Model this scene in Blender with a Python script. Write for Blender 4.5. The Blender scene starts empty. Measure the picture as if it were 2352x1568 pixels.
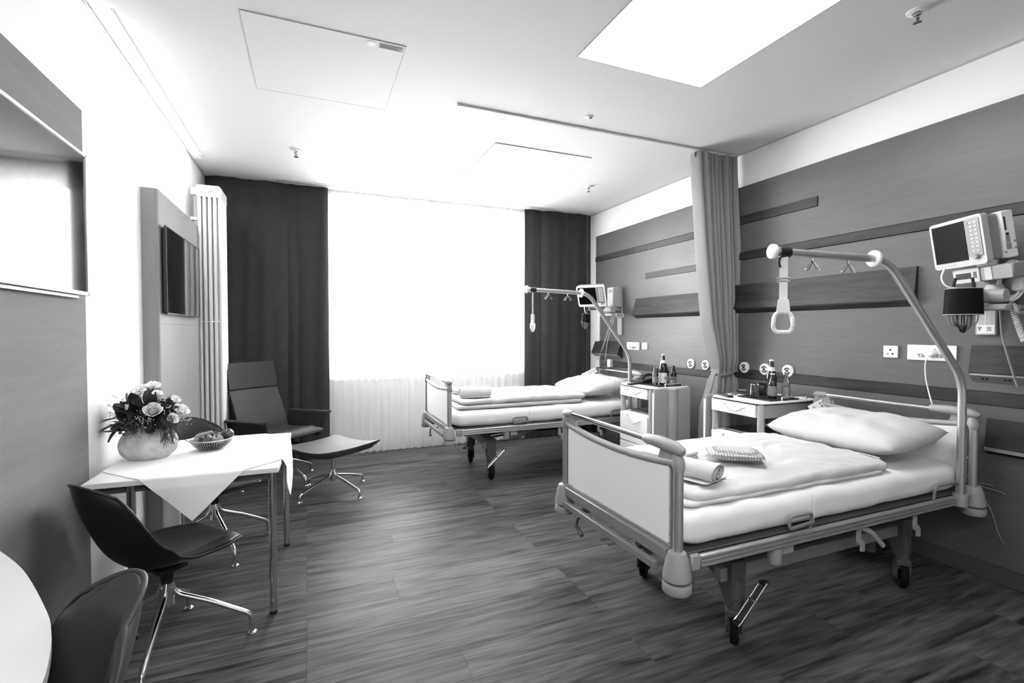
import bpy, bmesh, math, random
from mathutils import Vector, Matrix, noise
random.seed(7)
S = bpy.context.scene
COL = S.collection
PI = math.pi
sin, cos = math.sin, math.cos

# ------------------------------------------------------------------ camera, sky, daylight, exposure
cam = bpy.data.cameras.new('camera')
cam.sensor_width = 36.0
cam.lens = 1110.0 / 2352.0 * 36.0
cam.clip_start = 0.02
co = bpy.data.objects.new('camera', cam)
COL.objects.link(co)
f_, vx, vy = 1110.0, 714.0 - 1176.0, 758.0 - 784.0
dY = Vector((vx, vy, f_)).normalized()
dX = Vector(((-(vy * vy) - f_ * f_) / vx, vy, f_)).normalized()
dZ = dX.cross(dY)
right = Vector((dX[0], dY[0], dZ[0])); down = Vector((dX[1], dY[1], dZ[1])); fwd = Vector((dX[2], dY[2], dZ[2]))
co.matrix_world = Matrix(((right.x, -down.x, -fwd.x, 0), (right.y, -down.y, -fwd.y, 0), (right.z, -down.z, -fwd.z, 1.42), (0, 0, 0, 1)))
S.camera = co
wd = bpy.data.worlds.new('sky'); S.world = wd; wd.use_nodes = True
wd.node_tree.nodes['Background'].inputs[0].default_value = (1, 1, 1, 1)
wd.node_tree.nodes['Background'].inputs[1].default_value = 6.0
al = bpy.data.lights.new('daylight_through_window', 'AREA'); al.shape = 'RECTANGLE'; al.size = 3.4; al.size_y = 2.5
al.energy = 265.0
ao = bpy.data.objects.new('daylight_through_window', al); ao.location = (1.37, 6.75, 1.75); ao.rotation_euler = (PI / 2, 0, PI)
ao.rotation_euler = (-PI / 2, 0, 0)
COL.objects.link(ao)
S.view_settings.view_transform = 'Standard'
S.view_settings.look = 'None'
S.view_settings.exposure = 1.75
S.view_settings.gamma = 1.0
S.view_settings.use_curve_mapping = False
S.cycles.max_bounces = 10; S.cycles.diffuse_bounces = 5; S.cycles.transparent_max_bounces = 24
S.cycles.caustics_reflective = False; S.cycles.caustics_refractive = False
S.cycles.sample_clamp_indirect = 6.0
LIGHT_PANEL = 5.0      # radiance of the ceiling light panels
LIGHT_SLOT = 13.0       # radiance of the light slot along the left wall

# ------------------------------------------------------------------ mesh builder
class M:
    def __init__(s): s.v = []; s.f = []
    def add(s, vs, fs):
        o = len(s.v); s.v += [tuple(p) for p in vs]; s.f += [tuple(i + o for i in q) for q in fs]; return s
    def box(s, x0, x1, y0, y1, z0, z1, b=0.0, T=None):
        if x1 < x0: x0, x1 = x1, x0
        if y1 < y0: y0, y1 = y1, y0
        if z1 < z0: z0, z1 = z1, z0
        b = min(b, (x1 - x0) * .45, (y1 - y0) * .45, (z1 - z0) * .45)
        if b <= 0:
            vs = [(x, y, z) for x in (x0, x1) for y in (y0, y1) for z in (z0, z1)]
            fs = [(0, 1, 3, 2), (4, 6, 7, 5), (0, 4, 5, 1), (2, 3, 7, 6), (0, 2, 6, 4), (1, 5, 7, 3)]
        else:
            X, Y, Z = (x0, x1), (y0, y1), (z0, z1); vs = []; ix = {}
            for i in (0, 1):
                for j in (0, 1):
                    for k in (0, 1):
                        dx, dy, dz = (b if i == 0 else -b), (b if j == 0 else -b), (b if k == 0 else -b)
                        ix[i, j, k, 0] = len(vs); vs.append((X[i], Y[j] + dy, Z[k] + dz))
                        ix[i, j, k, 1] = len(vs); vs.append((X[i] + dx, Y[j], Z[k] + dz))
                        ix[i, j, k, 2] = len(vs); vs.append((X[i] + dx, Y[j] + dy, Z[k]))
            fs = []
            for i in (0, 1):
                fs.append((ix[i, 0, 0, 0], ix[i, 1, 0, 0], ix[i, 1, 1, 0], ix[i, 0, 1, 0]))
                fs.append((ix[0, i, 0, 1], ix[1, i, 0, 1], ix[1, i, 1, 1], ix[0, i, 1, 1]))
                fs.append((ix[0, 0, i, 2], ix[1, 0, i, 2], ix[1, 1, i, 2], ix[0, 1, i, 2]))
            for i in (0, 1):
                for j in (0, 1):
                    fs.append((ix[i, j, 0, 0], ix[i, j, 1, 0], ix[i, j, 1, 1], ix[i, j, 0, 1]))
                    fs.append((ix[i, 0, j, 0], ix[i, 1, j, 0], ix[i, 1, j, 2], ix[i, 0, j, 2]))
                    fs.append((ix[0, i, j, 1], ix[1, i, j, 1], ix[1, i, j, 2], ix[0, i, j, 2]))
                    for k in (0, 1): fs.append((ix[i, j, k, 0], ix[i, j, k, 1], ix[i, j, k, 2]))
        if T: vs = [T @ Vector(p) for p in vs]
        return s.add(vs, fs)
    def tube(s, P, r, n=10, closed=False, cap=True, flat=None):
        P = [Vector(p) for p in P]; N = len(P)
        R = r if isinstance(r, (list, tuple)) else [r] * N
        tg = []
        for i in range(N):
            a = P[(i - 1) % N] if (closed or i > 0) else P[i]
            b = P[(i + 1) % N] if (closed or i < N - 1) else P[i]
            d = b - a
            tg.append(d.normalized() if d.length > 1e-9 else Vector((0, 0, 1)))
        u = tg[0].orthogonal().normalized()
        if flat is not None:
            u = Vector(flat[0]); u = (u - tg[0] * u.dot(tg[0])).normalized()
        vs = []
        for i in range(N):
            u = (u - tg[i] * u.dot(tg[i]))
            u = u.normalized() if u.length > 1e-6 else tg[i].orthogonal().normalized()
            w = tg[i].cross(u)
            k = flat[1] if flat else 1.0
            for j in range(n):
                a = 2 * PI * j / n
                vs.append(P[i] + u * (R[i] * cos(a)) + w * (R[i] * k * sin(a)))
        fs = []
        for i in range(N if closed else N - 1):
            for j in range(n):
                a, b = i * n + j, i * n + (j + 1) % n
                c, d = ((i + 1) % N) * n + (j + 1) % n, ((i + 1) % N) * n + j
                fs.append((a, b, c, d))
        if cap and not closed:
            fs.append(tuple(range(n - 1, -1, -1))); fs.append(tuple((N - 1) * n + j for j in range(n)))
        return s.add(vs, fs)
    def lathe(s, prof, n=24, c=(0, 0, 0), T=None, sx=1, sy=1):
        vs = []; fs = []
        for r, z in prof:
            for j in range(n):
                a = 2 * PI * j / n
                vs.append(Vector((r * cos(a) * sx, r * sin(a) * sy, z)))
        for i in range(len(prof) - 1):
            for j in range(n):
                fs.append((i * n + j, i * n + (j + 1) % n, (i + 1) * n + (j + 1) % n, (i + 1) * n + j))
        if prof[0][0] > 1e-6: fs.append(tuple(range(n - 1, -1, -1)))
        if prof[-1][0] > 1e-6: fs.append(tuple((len(prof) - 1) * n + j for j in range(n)))
        c = Vector(c)
        vs = [(T @ p if T else p) + c for p in vs]
        return s.add(vs, fs)
    def prism(s, poly, ax, a, b):
        n = len(poly); vs = []
        for t in (a, b):
            for p, q in poly:
                vs.append({'x': (t, p, q), 'y': (p, t, q), 'z': (p, q, t)}[ax])
        fs = [tuple(range(n)), tuple(range(2 * n - 1, n - 1, -1))]
        for i in range(n): fs.append((i, (i + 1) % n, n + (i + 1) % n, n + i))
        return s.add(vs, fs)
    def sheet(s, fn, nu, nv, th=0.0, wrap=False):
        P = [[Vector(fn(i / nu, j / nv)) for j in range(nv + 1)] for i in range(nu + 1)]
        W = nv + 1
        def idx(i, j): return i * W + j
        fs = [(idx(i, j), idx(i + 1, j), idx(i + 1, j + 1), idx(i, j + 1)) for i in range(nu) for j in range(nv)]
        vs = [p for row in P for p in row]
        if th == 0: return s.add(vs, fs)
        Nn = []
        for i in range(nu + 1):
            for j in range(nv + 1):
                du = P[min(i + 1, nu)][j] - P[max(i - 1, 0)][j]; dv = P[i][min(j + 1, nv)] - P[i][max(j - 1, 0)]
                n = du.cross(dv); Nn.append(n.normalized() if n.length > 1e-12 else Vector((0, 0, 1)))
        k = len(vs)
        tf = th if callable(th) else (lambda u, v: th)
        v2 = [vs[a] + Nn[a] * tf((a // W) / nu, (a % W) / nv) for a in range(k)]
        f2 = [tuple(k + q for q in reversed(f)) for f in fs]
        rim = [idx(i, 0) for i in range(nu)] + [idx(nu, j) for j in range(nv)] + [idx(i, nv) for i in range(nu, 0, -1)] + [idx(0, j) for j in range(nv, 0, -1)]
        f3 = [(rim[a], rim[(a + 1) % len(rim)], k + rim[(a + 1) % len(rim)], k + rim[a]) for a in range(len(rim))]
        return s.add(vs + v2, fs + f2 + f3)
    def pad(s, x0, x1, y0, y1, z0, z1, r=0.03, cr=0.06, n=96, rings=10, disp=None, top=None):
        """soft rounded slab: rounded-rectangle rings from the underside round the edge to the top middle"""
        cx, cy, hx, hy = (x0 + x1) / 2, (y0 + y1) / 2, (x1 - x0) / 2, (y1 - y0) / 2
        r = min(r, (z1 - z0) / 2, hx * .8, hy * .8)
        def ring(ins, z, sc):
            out = []; ax, ay = hx - ins, hy - ins; c = max(1e-4, min(cr, ax, ay))
            per = []
            L1, L2 = 2 * (ax - c), 2 * (ay - c); qa = c * PI / 2; tot = 2 * L1 + 2 * L2 + 4 * qa
            for i in range(n):
                d = tot * i / n
                segs = ((L1, 0), (qa, 1), (L2, 2), (qa, 3), (L1, 4), (qa, 5), (L2, 6), (qa, 7))
                for L, k in segs:
                    if d <= L or k == 7: break
                    d -= L
                t = d / L if L > 1e-9 else 0
                if k == 0: p = (-ax + c + t * L1, -ay)
                elif k == 1: a = -PI / 2 + t * PI / 2; p = (ax - c + c * cos(a), -ay + c + c * sin(a))
                elif k == 2: p = (ax, -ay + c + t * L2)
                elif k == 3: a = t * PI / 2; p = (ax - c + c * cos(a), ay - c + c * sin(a))
                elif k == 4: p = (ax - c - t * L1, ay)
                elif k == 5: a = PI / 2 + t * PI / 2; p = (-ax + c + c * cos(a), ay - c + c * sin(a))
                elif k == 6: p = (-ax, ay - c - t * L2)
                else: a = PI + t * PI / 2; p = (-ax + c + c * cos(a), -ay + c + c * sin(a))
                out.append(Vector((cx + p[0] * sc, cy + p[1] * sc, z)))
            return out
        R = []
        for k in range(5): a = PI / 2 * k / 4; R.append(ring(r - r * sin(a), z0 + r - r * cos(a), 1))
        if z1 - z0 > 2.2 * r:
            for k in (1, 2, 3): R.append(ring(0, z0 + r + (z1 - z0 - 2 * r) * k / 4, 1))
        for k in range(5): a = PI / 2 * k / 4; R.append(ring(r - r * cos(a), z1 - r + r * sin(a), 1))
        for k in range(1, rings): R.append([Vector((cx + (p.x - cx) * (1 - k / rings), cy + (p.y - cy) * (1 - k / rings), z1)) for p in R[12 if z1 - z0 > 2.2 * r else 9]])
        vs = [p for q in R for p in q] + [Vector((cx, cy, z1))]
        if top: vs = [Vector((p.x, p.y, p.z + top(p.x, p.y) * (p.z - z0) / (z1 - z0))) for p in vs]
        if disp: vs = [p + Vector(disp(p)) for p in vs]
        fs = [tuple(range(n - 1, -1, -1))]; m = len(R)
        for i in range(m - 1):
            for j in range(n): fs.append((i * n + j, i * n + (j + 1) % n, (i + 1) * n + (j + 1) % n, (i + 1) * n + j))
        for j in range(n): fs.append(((m - 1) * n + j, (m - 1) * n + (j + 1) % n, m * n))
        return s.add(vs, fs)
    def ball(s, c, r, n=12, sq=(1, 1, 1)):
        k = max(4, n // 2)
        prof = [(max(1e-7, r * sin(PI * i / k)) if 0 < i < k else 0.0, -r * cos(PI * i / k)) for i in range(k + 1)]
        prof[0] = (1e-7, -r); prof[-1] = (1e-7, r)
        o = len(s.v); s.lathe(prof, n)
        for i in range(o, len(s.v)):
            p = s.v[i]; s.v[i] = (c[0] + p[0] * sq[0], c[1] + p[1] * sq[1], c[2] + p[2] * sq[2])
        return s
    def xf(s, T, a=0):
        for i in range(a, len(s.v)): s.v[i] = tuple(T @ Vector(s.v[i]))
        return s
    def mesh(s, name, mat, ang=40):
        me = bpy.data.meshes.new(name)
        me.from_pydata(s.v, [], s.f)
        bm = bmesh.new(); bm.from_mesh(me)
        bmesh.ops.remove_doubles(bm, verts=bm.verts, dist=1e-6)
        bmesh.ops.recalc_face_normals(bm, faces=bm.faces)
        bm.to_mesh(me); bm.free()
        for p in me.polygons: p.use_smooth = True
        me.set_sharp_from_angle(angle=math.radians(ang))
        for m in (mat if isinstance(mat, (list, tuple)) else [mat]): me.materials.append(m)
        return me

def build(name, m, mat, parent=None, ang=40, loc=None, rz=0.0, label=None, kind=None):
    o = bpy.data.objects.new(name, m.mesh(name, mat, ang) if isinstance(m, M) else m)
    COL.objects.link(o)
    if parent: o.parent = parent
    if loc: o.location = loc
    if rz: o.rotation_euler = (0, 0, rz)
    if label: o['label'] = label
    if kind: o['kind'] = kind
    return o
def tag(o, label, cat, group=None):
    o['label'] = label; o['category'] = cat
    if group: o['group'] = group
    return o
def thing(name, label, cat, loc=(0, 0, 0), rz=0.0, group=None):
    o = bpy.data.objects.new(name, None); o.empty_display_size = 0.05
    COL.objects.link(o); o.location = loc; o.rotation_euler = (0, 0, rz)
    return tag(o, label, cat, group)
def dup(root, loc=None, rz=None, label=None):
    def cp(o, par):
        c = o.copy(); COL.objects.link(c)
        if par: c.parent = par
        for ch in list(o.children): cp(ch, c)
        return c
    c = cp(root, None)
    if loc: c.location = loc
    if rz is not None: c.rotation_euler = (0, 0, rz)
    if label: c['label'] = label
    return c
def rot(ax, a): return Matrix.Rotation(a, 4, ax)
def tr(x, y, z): return Matrix.Translation((x, y, z))
def bez(pts, n=8):
    """smooth path through points (Catmull-Rom)"""
    P = [Vector(p) for p in pts]; out = []
    for i in range(len(P) - 1):
        a, b, c, d = P[max(i - 1, 0)], P[i], P[i + 1], P[min(i + 2, len(P) - 1)]
        for k in range(n):
            t = k / n
            out.append(0.5 * ((2 * b) + (c - a) * t + (2 * a - 5 * b + 4 * c - d) * t * t + (3 * b - a - 3 * c + d) * t ** 3))
    return out + [P[-1]]
def bend(pts, r, n=6):
    """polyline with rounded corners"""
    P = [Vector(p) for p in pts]; out = [P[0]]
    for i in range(1, len(P) - 1):
        a, b, c = P[i - 1], P[i], P[i + 1]; u = (a - b).normalized(); w = (c - b).normalized()
        q = min(r, (a - b).length * .49, (c - b).length * .49)
        p0, p1 = b + u * q, b + w * q
        for k in range(n + 1):
            t = k / n; out.append((1 - t) ** 2 * p0 + 2 * t * (1 - t) * b + t * t * p1)
    return out + [P[-1]]

# ------------------------------------------------------------------ materials (the photograph is black and white)
def mat(name, g, rough=0.5, metal=0.0, spec=0.5, bump=0.0, bscale=200.0, coat=0.0, var=0.0, vscale=6.0):
    m = bpy.data.materials.new(name); m.use_nodes = True; nt = m.node_tree; p = nt.nodes['Principled BSDF']
    p.inputs['Base Color'].default_value = (g, g, g, 1); p.inputs['Roughness'].default_value = rough
    p.inputs['Metallic'].default_value = metal; p.inputs['Specular IOR Level'].default_value = spec
    p.inputs['Coat Weight'].default_value = coat
    tc = nt.nodes.new('ShaderNodeTexCoord')
    if var:
        no = nt.nodes.new('ShaderNodeTexNoise'); no.inputs['Scale'].default_value = vscale; no.inputs['Detail'].default_value = 4
        nt.links.new(tc.outputs['Object'], no.inputs['Vector'])
        mr = nt.nodes.new('ShaderNodeMapRange'); mr.inputs[1].default_value = .3; mr.inputs[2].default_value = .7
        mr.inputs[3].default_value = g * (1 - var); mr.inputs[4].default_value = min(.95, g * (1 + var))
        nt.links.new(no.outputs[0], mr.inputs[0]); nt.links.new(mr.outputs[0], p.inputs['Base Color'])
    if bump:
        nb = nt.nodes.new('ShaderNodeTexNoise'); nb.inputs['Scale'].default_value = bscale; nb.inputs['Detail'].default_value = 2
        nt.links.new(tc.outputs['Object'], nb.inputs['Vector'])
        bp = nt.nodes.new('ShaderNodeBump'); bp.inputs['Strength'].default_value = bump; bp.inputs['Distance'].default_value = 0.002
        nt.links.new(nb.outputs[0], bp.inputs['Height']); nt.links.new(bp.outputs[0], p.inputs['Normal'])
    return m
def wood(name, lo, hi, axis='y', rough=0.5, freq=9.0, fine=60.0, perobj=0.0, spec=0.4, dist=1.2, streak=0.5, bump=.15):
    """grain that runs along one axis"""
    m = bpy.data.materials.new(name); m.use_nodes = True; nt = m.node_tree; p = nt.nodes['Principled BSDF']
    L = nt.links.new; N = nt.nodes.new
    tc = N('ShaderNodeTexCoord'); mp = N('ShaderNodeMapping'); sc = {'x': (.09, 1, 1), 'y': (1, .09, 1), 'z': (1, 1, .09)}[axis]
    mp.inputs['Scale'].default_value = sc
    src = tc.outputs['Object']
    if perobj:
        oi = N('ShaderNodeObjectInfo'); ml = N('ShaderNodeMath'); ml.operation = 'MULTIPLY'; ml.inputs[1].default_value = 37.0
        L(oi.outputs['Random'], ml.inputs[0]); ad = N('ShaderNodeVectorMath'); ad.operation = 'ADD'
        L(tc.outputs['Object'], ad.inputs[0]); L(ml.outputs[0], ad.inputs[1]); src = ad.outputs[0]
    L(src, mp.inputs['Vector'])
    n1 = N('ShaderNodeTexNoise'); n1.inputs['Scale'].default_value = freq; n1.inputs['Detail'].default_value = 5; n1.inputs['Distortion'].default_value = dist
    n2 = N('ShaderNodeTexNoise'); n2.inputs['Scale'].default_value = fine; n2.inputs['Detail'].default_value = 3
    L(mp.outputs[0], n1.inputs['Vector']); L(mp.outputs[0], n2.inputs['Vector'])
    mx = N('ShaderNodeMix'); mx.data_type = 'FLOAT'; mx.inputs[0].default_value = streak
    L(n1.outputs[0], mx.inputs[2]); L(n2.outputs[0], mx.inputs[3])
    mr = N('ShaderNodeMapRange'); mr.inputs[1].default_value = .33; mr.inputs[2].default_value = .67; mr.inputs[3].default_value = lo; mr.inputs[4].default_value = hi
    L(mx.outputs[0], mr.inputs[0]); out = mr.outputs[0]
    if perobj:
        m2 = N('ShaderNodeMapRange'); m2.inputs[3].default_value = 1 - perobj; m2.inputs[4].default_value = 1 + perobj
        L(oi.outputs['Random'], m2.inputs[0]); m3 = N('ShaderNodeMath'); m3.operation = 'MULTIPLY'; L(out, m3.inputs[0]); L(m2.outputs[0], m3.inputs[1]); out = m3.outputs[0]
    L(out, p.inputs['Base Color']); p.inputs['Roughness'].default_value = rough; p.inputs['Specular IOR Level'].default_value = spec
    if bump:
        bp = N('ShaderNodeBump'); bp.inputs['Strength'].default_value = bump; bp.inputs['Distance'].default_value = 0.001
        L(n2.outputs[0], bp.inputs['Height']); L(bp.outputs[0], p.inputs['Normal'])
    return m
def emit(name, k):
    m = bpy.data.materials.new(name); m.use_nodes = True; nt = m.node_tree; nt.nodes.clear()
    e = nt.nodes.new('ShaderNodeEmission'); e.inputs[1].default_value = k; o = nt.nodes.new('ShaderNodeOutputMaterial')
    nt.links.new(e.outputs[0], o.inputs[0]); return m
def seethrough(name, g, alpha, transl=0.5, gloss=0.0):
    """thin cloth or pane: part of the light goes straight through"""
    m = bpy.data.materials.new(name); m.use_nodes = True; nt = m.node_tree; nt.nodes.clear(); L = nt.links.new; N = nt.nodes.new
    o = N('ShaderNodeOutputMaterial'); t = N('ShaderNodeBsdfTransparent'); mx = N('ShaderNodeMixShader'); mx.inputs[0].default_value = alpha
    if gloss:
        d = N('ShaderNodeBsdfGlossy'); d.inputs['Roughness'].default_value = gloss; d.inputs[0].default_value = (g, g, g, 1)
        fr = N('ShaderNodeFresnel'); fr.inputs[0].default_value = 1.5; L(fr.outputs[0], mx.inputs[0]); L(t.outputs[0], mx.inputs[1]); L(d.outputs[0], mx.inputs[2])
    else:
        a = N('ShaderNodeBsdfDiffuse'); b = N('ShaderNodeBsdfTranslucent'); m2 = N('ShaderNodeMixShader'); m2.inputs[0].default_value = transl
        for q in (a, b): q.inputs[0].default_value = (g, g, g, 1)
        L(a.outputs[0], m2.inputs[1]); L(b.outputs[0], m2.inputs[2]); L(t.outputs[0], mx.inputs[1]); L(m2.outputs[0], mx.inputs[2])
    L(mx.outputs[0], o.inputs[0]); return m
def glass(name, tint=0.9):
    m = bpy.data.materials.new(name); m.use_nodes = True; p = m.node_tree.nodes['Principled BSDF']
    p.inputs['Transmission Weight'].default_value = 1; p.inputs['Roughness'].default_value = 0.02; p.inputs['IOR'].default_value = 1.45
    p.inputs['Base Color'].default_value = (tint, tint, tint, 1); return m
def ribbed(name, lo, hi, axis, n):
    """fine ribbed veneer: close parallel lines"""
    m = wood(name, lo, hi, axis, rough=.7, freq=4, fine=30, streak=.3, bump=0, spec=.08); nt = m.node_tree; L = nt.links.new; N = nt.nodes.new
    p = nt.nodes['Principled BSDF']; tc = N('ShaderNodeTexCoord'); sx = N('ShaderNodeSeparateXYZ'); L(tc.outputs['Object'], sx.inputs[0])
    a = N('ShaderNodeMath'); a.operation = 'MULTIPLY'; a.inputs[1].default_value = n * 2 * PI; L(sx.outputs['Z'], a.inputs[0])
    b = N('ShaderNodeMath'); b.operation = 'SINE'; L(a.outputs[0], b.inputs[0])
    bp = N('ShaderNodeBump'); bp.inputs['Strength'].default_value = .25; bp.inputs['Distance'].default_value = .001; L(b.outputs[0], bp.inputs['Height']); L(bp.outputs[0], p.inputs['Normal'])
    mr = N('ShaderNodeMapRange'); mr.inputs[1].default_value = -1; mr.inputs[3].default_value = .84; mr.inputs[4].default_value = 1.06; L(b.outputs[0], mr.inputs[0])
    src = p.inputs['Base Color'].links[0].from_socket; mu = N('ShaderNodeMath'); mu.operation = 'MULTIPLY'; L(src, mu.inputs[0]); L(mr.outputs[0], mu.inputs[1]); L(mu.outputs[0], p.inputs['Base Color'])
    return m

K = {}
K['wall'] = mat('white_wall_paint', .86, .75, bump=.05, bscale=300)
K['ceiling'] = mat('ceiling_paint', .68, .8)
K['rear'] = mat('rear_wall_paint', .88, .7)
K['plank'] = wood('laminate_floor', .014, .122, 'x', rough=.42, freq=16, fine=55, perobj=.12, spec=.06, streak=.35, bump=.06)
K['subfloor'] = mat('floor_joint', .02, .8)
K['panelwood'] = wood('grey_wall_veneer', .084, .108, 'y', rough=.42, spec=.6, freq=5, fine=60, streak=.5, bump=.1)
K['darkwood'] = wood('dark_trim_veneer', .012, .055, 'y', rough=.42, spec=.35, freq=14, fine=70, streak=.4, dist=.6)
K['blackwood'] = wood('black_shelf_veneer', .012, .045, 'y', rough=.45, freq=14, fine=70, streak=.4, dist=.6)
K['leftwood'] = ribbed('ribbed_wall_veneer', .21, .26, 'y', 150)
K['tvwood'] = wood('pale_column_veneer', .22, .26, 'z', rough=.6, freq=4, fine=50)
K['white'] = mat('white_lacquer', .82, .32)
K['whiteplastic'] = mat('white_plastic', .78, .35)
K['matwhite'] = mat('matt_white_laminate', .88, .5)
K['greyplastic'] = mat('grey_plastic', .30, .45, bump=.05)
K['midgrey'] = mat('grey_painted_steel', .20, .45)
K['darksteel'] = mat('dark_painted_steel', .07, .45)
K['blacksteel'] = mat('blackened_steel', .025, .5)
K['alu'] = mat('brushed_aluminium', .50, .36, .75)
K['chrome'] = mat('chrome', .72, .1, 1.0)
K['darkchrome'] = mat('dark_chrome', .45, .14, 1.0)
K['rubber'] = mat('black_rubber', .007, .7, spec=.12)
K['black'] = mat('black_plastic', .01, .4)
K['monitor_screen'] = mat('matt_monitor_glass', .002, .4, spec=.04)
K['monitorplastic'] = mat('warm_white_monitor_plastic', .40, .45)
K['screen'] = mat('dark_screen_glass', .008, .06, spec=.6)
K['leather'] = mat('dark_grey_leather', .024, .5, spec=.25, bump=.12, bscale=260, var=.12, vscale=8)
K['leatherblack'] = mat('black_leather', .009, .45, spec=.35, bump=.12, bscale=260)
K['leathergrey'] = mat('grey_leather', .042, .48, spec=.3, bump=.12, bscale=260, var=.1, vscale=8)
K['linen'] = mat('white_bed_linen', .80, .9, bump=.12, bscale=400)
K['linen2'] = mat('white_duvet_cotton', .52, .9, bump=.15, bscale=300)
K['cloth'] = mat('white_tablecloth', .90, .85, bump=.1, bscale=500)
K['drape'] = mat('charcoal_curtain_cloth', .03, .9, bump=.4, bscale=500, var=.10, vscale=10)
K['privacy'] = mat('grey_curtain_cloth', .25, .85, bump=.15, bscale=400)
K['sheer'] = seethrough('sheer_voile', .92, .75, .6)
K['pane'] = seethrough('window_glass', .9, .1, gloss=.02)
K['glass'] = glass('clear_glass', .95)
K['bottle'] = mat('dark_bottle_glass', .012, .06, spec=.7)
K['ceramic'] = mat('crackled_ceramic', .50, .6, bump=.9, bscale=34, var=.22, vscale=22)
K['petal'] = mat('white_petal', .82, .6)
K['leaf'] = mat('dark_leaf', .022, .45)
K['leafmid'] = mat('grey_leaf', .07, .5)
K['twig'] = mat('grass_blade', .06, .6)
K['berry'] = mat('dark_berry', .05, .35)
K['apple'] = mat('apple_skin', .07, .28, var=.5, vscale=18)
K['pear'] = mat('pear_skin', .22, .35, var=.2, vscale=14)
K['label'] = mat('paper_label', .72, .6)
K['ink'] = mat('printed_ink', .02, .7)
K['inkgrey'] = mat('grey_print', .25, .7)
K['panel'] = emit('light_panel', LIGHT_PANEL)
K['slot'] = emit('light_slot', LIGHT_SLOT)
K['table'] = mat('white_table_laminate', .78, .3)
K['roundtop'] = mat('pale_grey_table_laminate', .62, .45)
K['grid'] = mat('shadow_gap', .12, .8)
K['keypad'] = mat('grey_keypad', .22, .5)
K['jointgrey'] = mat('grey_joint', .48, .8)
K['cabgrey'] = mat('silver_grey_laminate', .36, .45)

def weave_print(name):
    """small dotted print on white cotton"""
    m = mat(name, .82, .85); nt = m.node_tree; L = nt.links.new; N = nt.nodes.new; p = nt.nodes['Principled BSDF']
    tc = N('ShaderNodeTexCoord'); vo = N('ShaderNodeTexVoronoi'); vo.inputs['Scale'].default_value = 75; vo.inputs['Randomness'].default_value = .15
    L(tc.outputs['Object'], vo.inputs['Vector']); mr = N('ShaderNodeMapRange'); mr.inputs[1].default_value = .34; mr.inputs[2].default_value = .46
    mr.inputs[3].default_value = .62; mr.inputs[4].default_value = .22; L(vo.outputs['Distance'], mr.inputs[0]); L(mr.outputs[0], p.inputs['Base Color'])
    return m
K['print'] = weave_print('dotted_cotton')

# ================================================================== ROOM
XL, XR, YB, YR, H = -0.983, 3.552, 5.93, -1.7, 2.982
def struct(name, m, mt, parent=None, **k):
    o = build(name, m, mt, parent, **k)
    if not parent: o['kind'] = 'structure'
    return o
fl = struct('floor', M().box(XL - .1, XR + .1, YR - .1, YB + .1, -.12, -.012), K['subfloor'])
W = .235
row = 0; y = 1.62 - W * 15; count = 0
while y < YB:
    y0, y1 = max(y, YR), min(y + W, YB)
    if y1 - y0 > .02:
        k = round((y - 1.62) / W)
        off = {0: -.03, 1: .6, 2: -.03, 3: -.03, 4: .42, 5: -.035, 6: -.035, 7: .5, 8: -.04, 9: -.04, 10: -.04}.get(k, random.uniform(-.6, .6))
        x = off - 1.38 * 2
        while x < XR:
            x0, x1 = max(x, XL), min(x + 1.38, XR)
            if x1 - x0 > .02:
                build('plank', M().box(x0 + .0003, x1 - .0003, y0 + .0003, y1 - .0003, -.012, 0, .0005), K['plank'], fl)
            x += 1.38
    y += W
struct('ceiling', M().box(XL - .1, XR + .1, YR - .1, YB + .1, H, H + .12), K['ceiling'])
struct('wall_left', M().box(XL - .12, XL, YR - .1, YB + .1, 0, H), K['wall'])
wr = struct('wall_right', M().box(XR, XR + .12, YR - .1, YB + .1, 0, H), K['wall'])
struct('wall_rear', M().box(XL, XR, YR - .12, YR, 0, H), K['rear'])
WX0, WX1, WZ0, WZ1 = .10, 2.66, .92, 2.86
wb = M()
wb.box(XL, WX0, YB, YB + .22, 0, H).box(WX1, XR, YB, YB + .22, 0, H).box(WX0, WX1, YB, YB + .22, 0, WZ0).box(WX0, WX1, YB, YB + .22, WZ1, H)
struct('wall_back', wb, K['wall'])
win = struct('window_1', M().box(WX0, WX0 + .06, YB + .1, YB + .17, WZ0, WZ1, .006).box(WX1 - .06, WX1, YB + .1, YB + .17, WZ0, WZ1, .006)
             .box(WX0, WX1, YB + .1, YB + .17, WZ0, WZ0 + .06, .006).box(WX0, WX1, YB + .1, YB + .17, WZ1 - .06, WZ1, .006)
             .box(1.33, 1.42, YB + .1, YB + .17, WZ0, WZ1, .006), K['white'])
for a, b in ((WX0 + .06, 1.33), (1.42, WX1 - .06)):
    build('glass_pane', M().box(a, b, YB + .13, YB + .136, WZ0 + .06, WZ1 - .06), K['pane'], win)
build('window_sill', M().box(WX0 - .03, WX1 + .03, YB - .05, YB + .1, WZ0 - .03, WZ0, .008), K['white'], win)
build('window_handle', M().box(1.365, 1.385, YB + .06, YB + .1, 1.75, 1.79, .004).box(1.367, 1.383, YB + .055, YB + .075, 1.66, 1.78, .004), K['alu'], win)
# shadow gaps where walls meet the ceiling
struct('trim_1', M().box(XL + .001, XL + .012, YR, YB, H - .008, H - .001), K['jointgrey'])
struct('trim_2', M().box(XR - .012, XR - .001, YR, YB, H - .008, H - .001), K['jointgrey'])
struct('baseboard_right', M().box(XR - .016, XR, YR, YB, 0, .1, .004), K['darksteel'])
struct('baseboard_left', M().box(XL, XL + .014, 2.86, 3.72, 0, .07, .003), K['white'])

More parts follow.
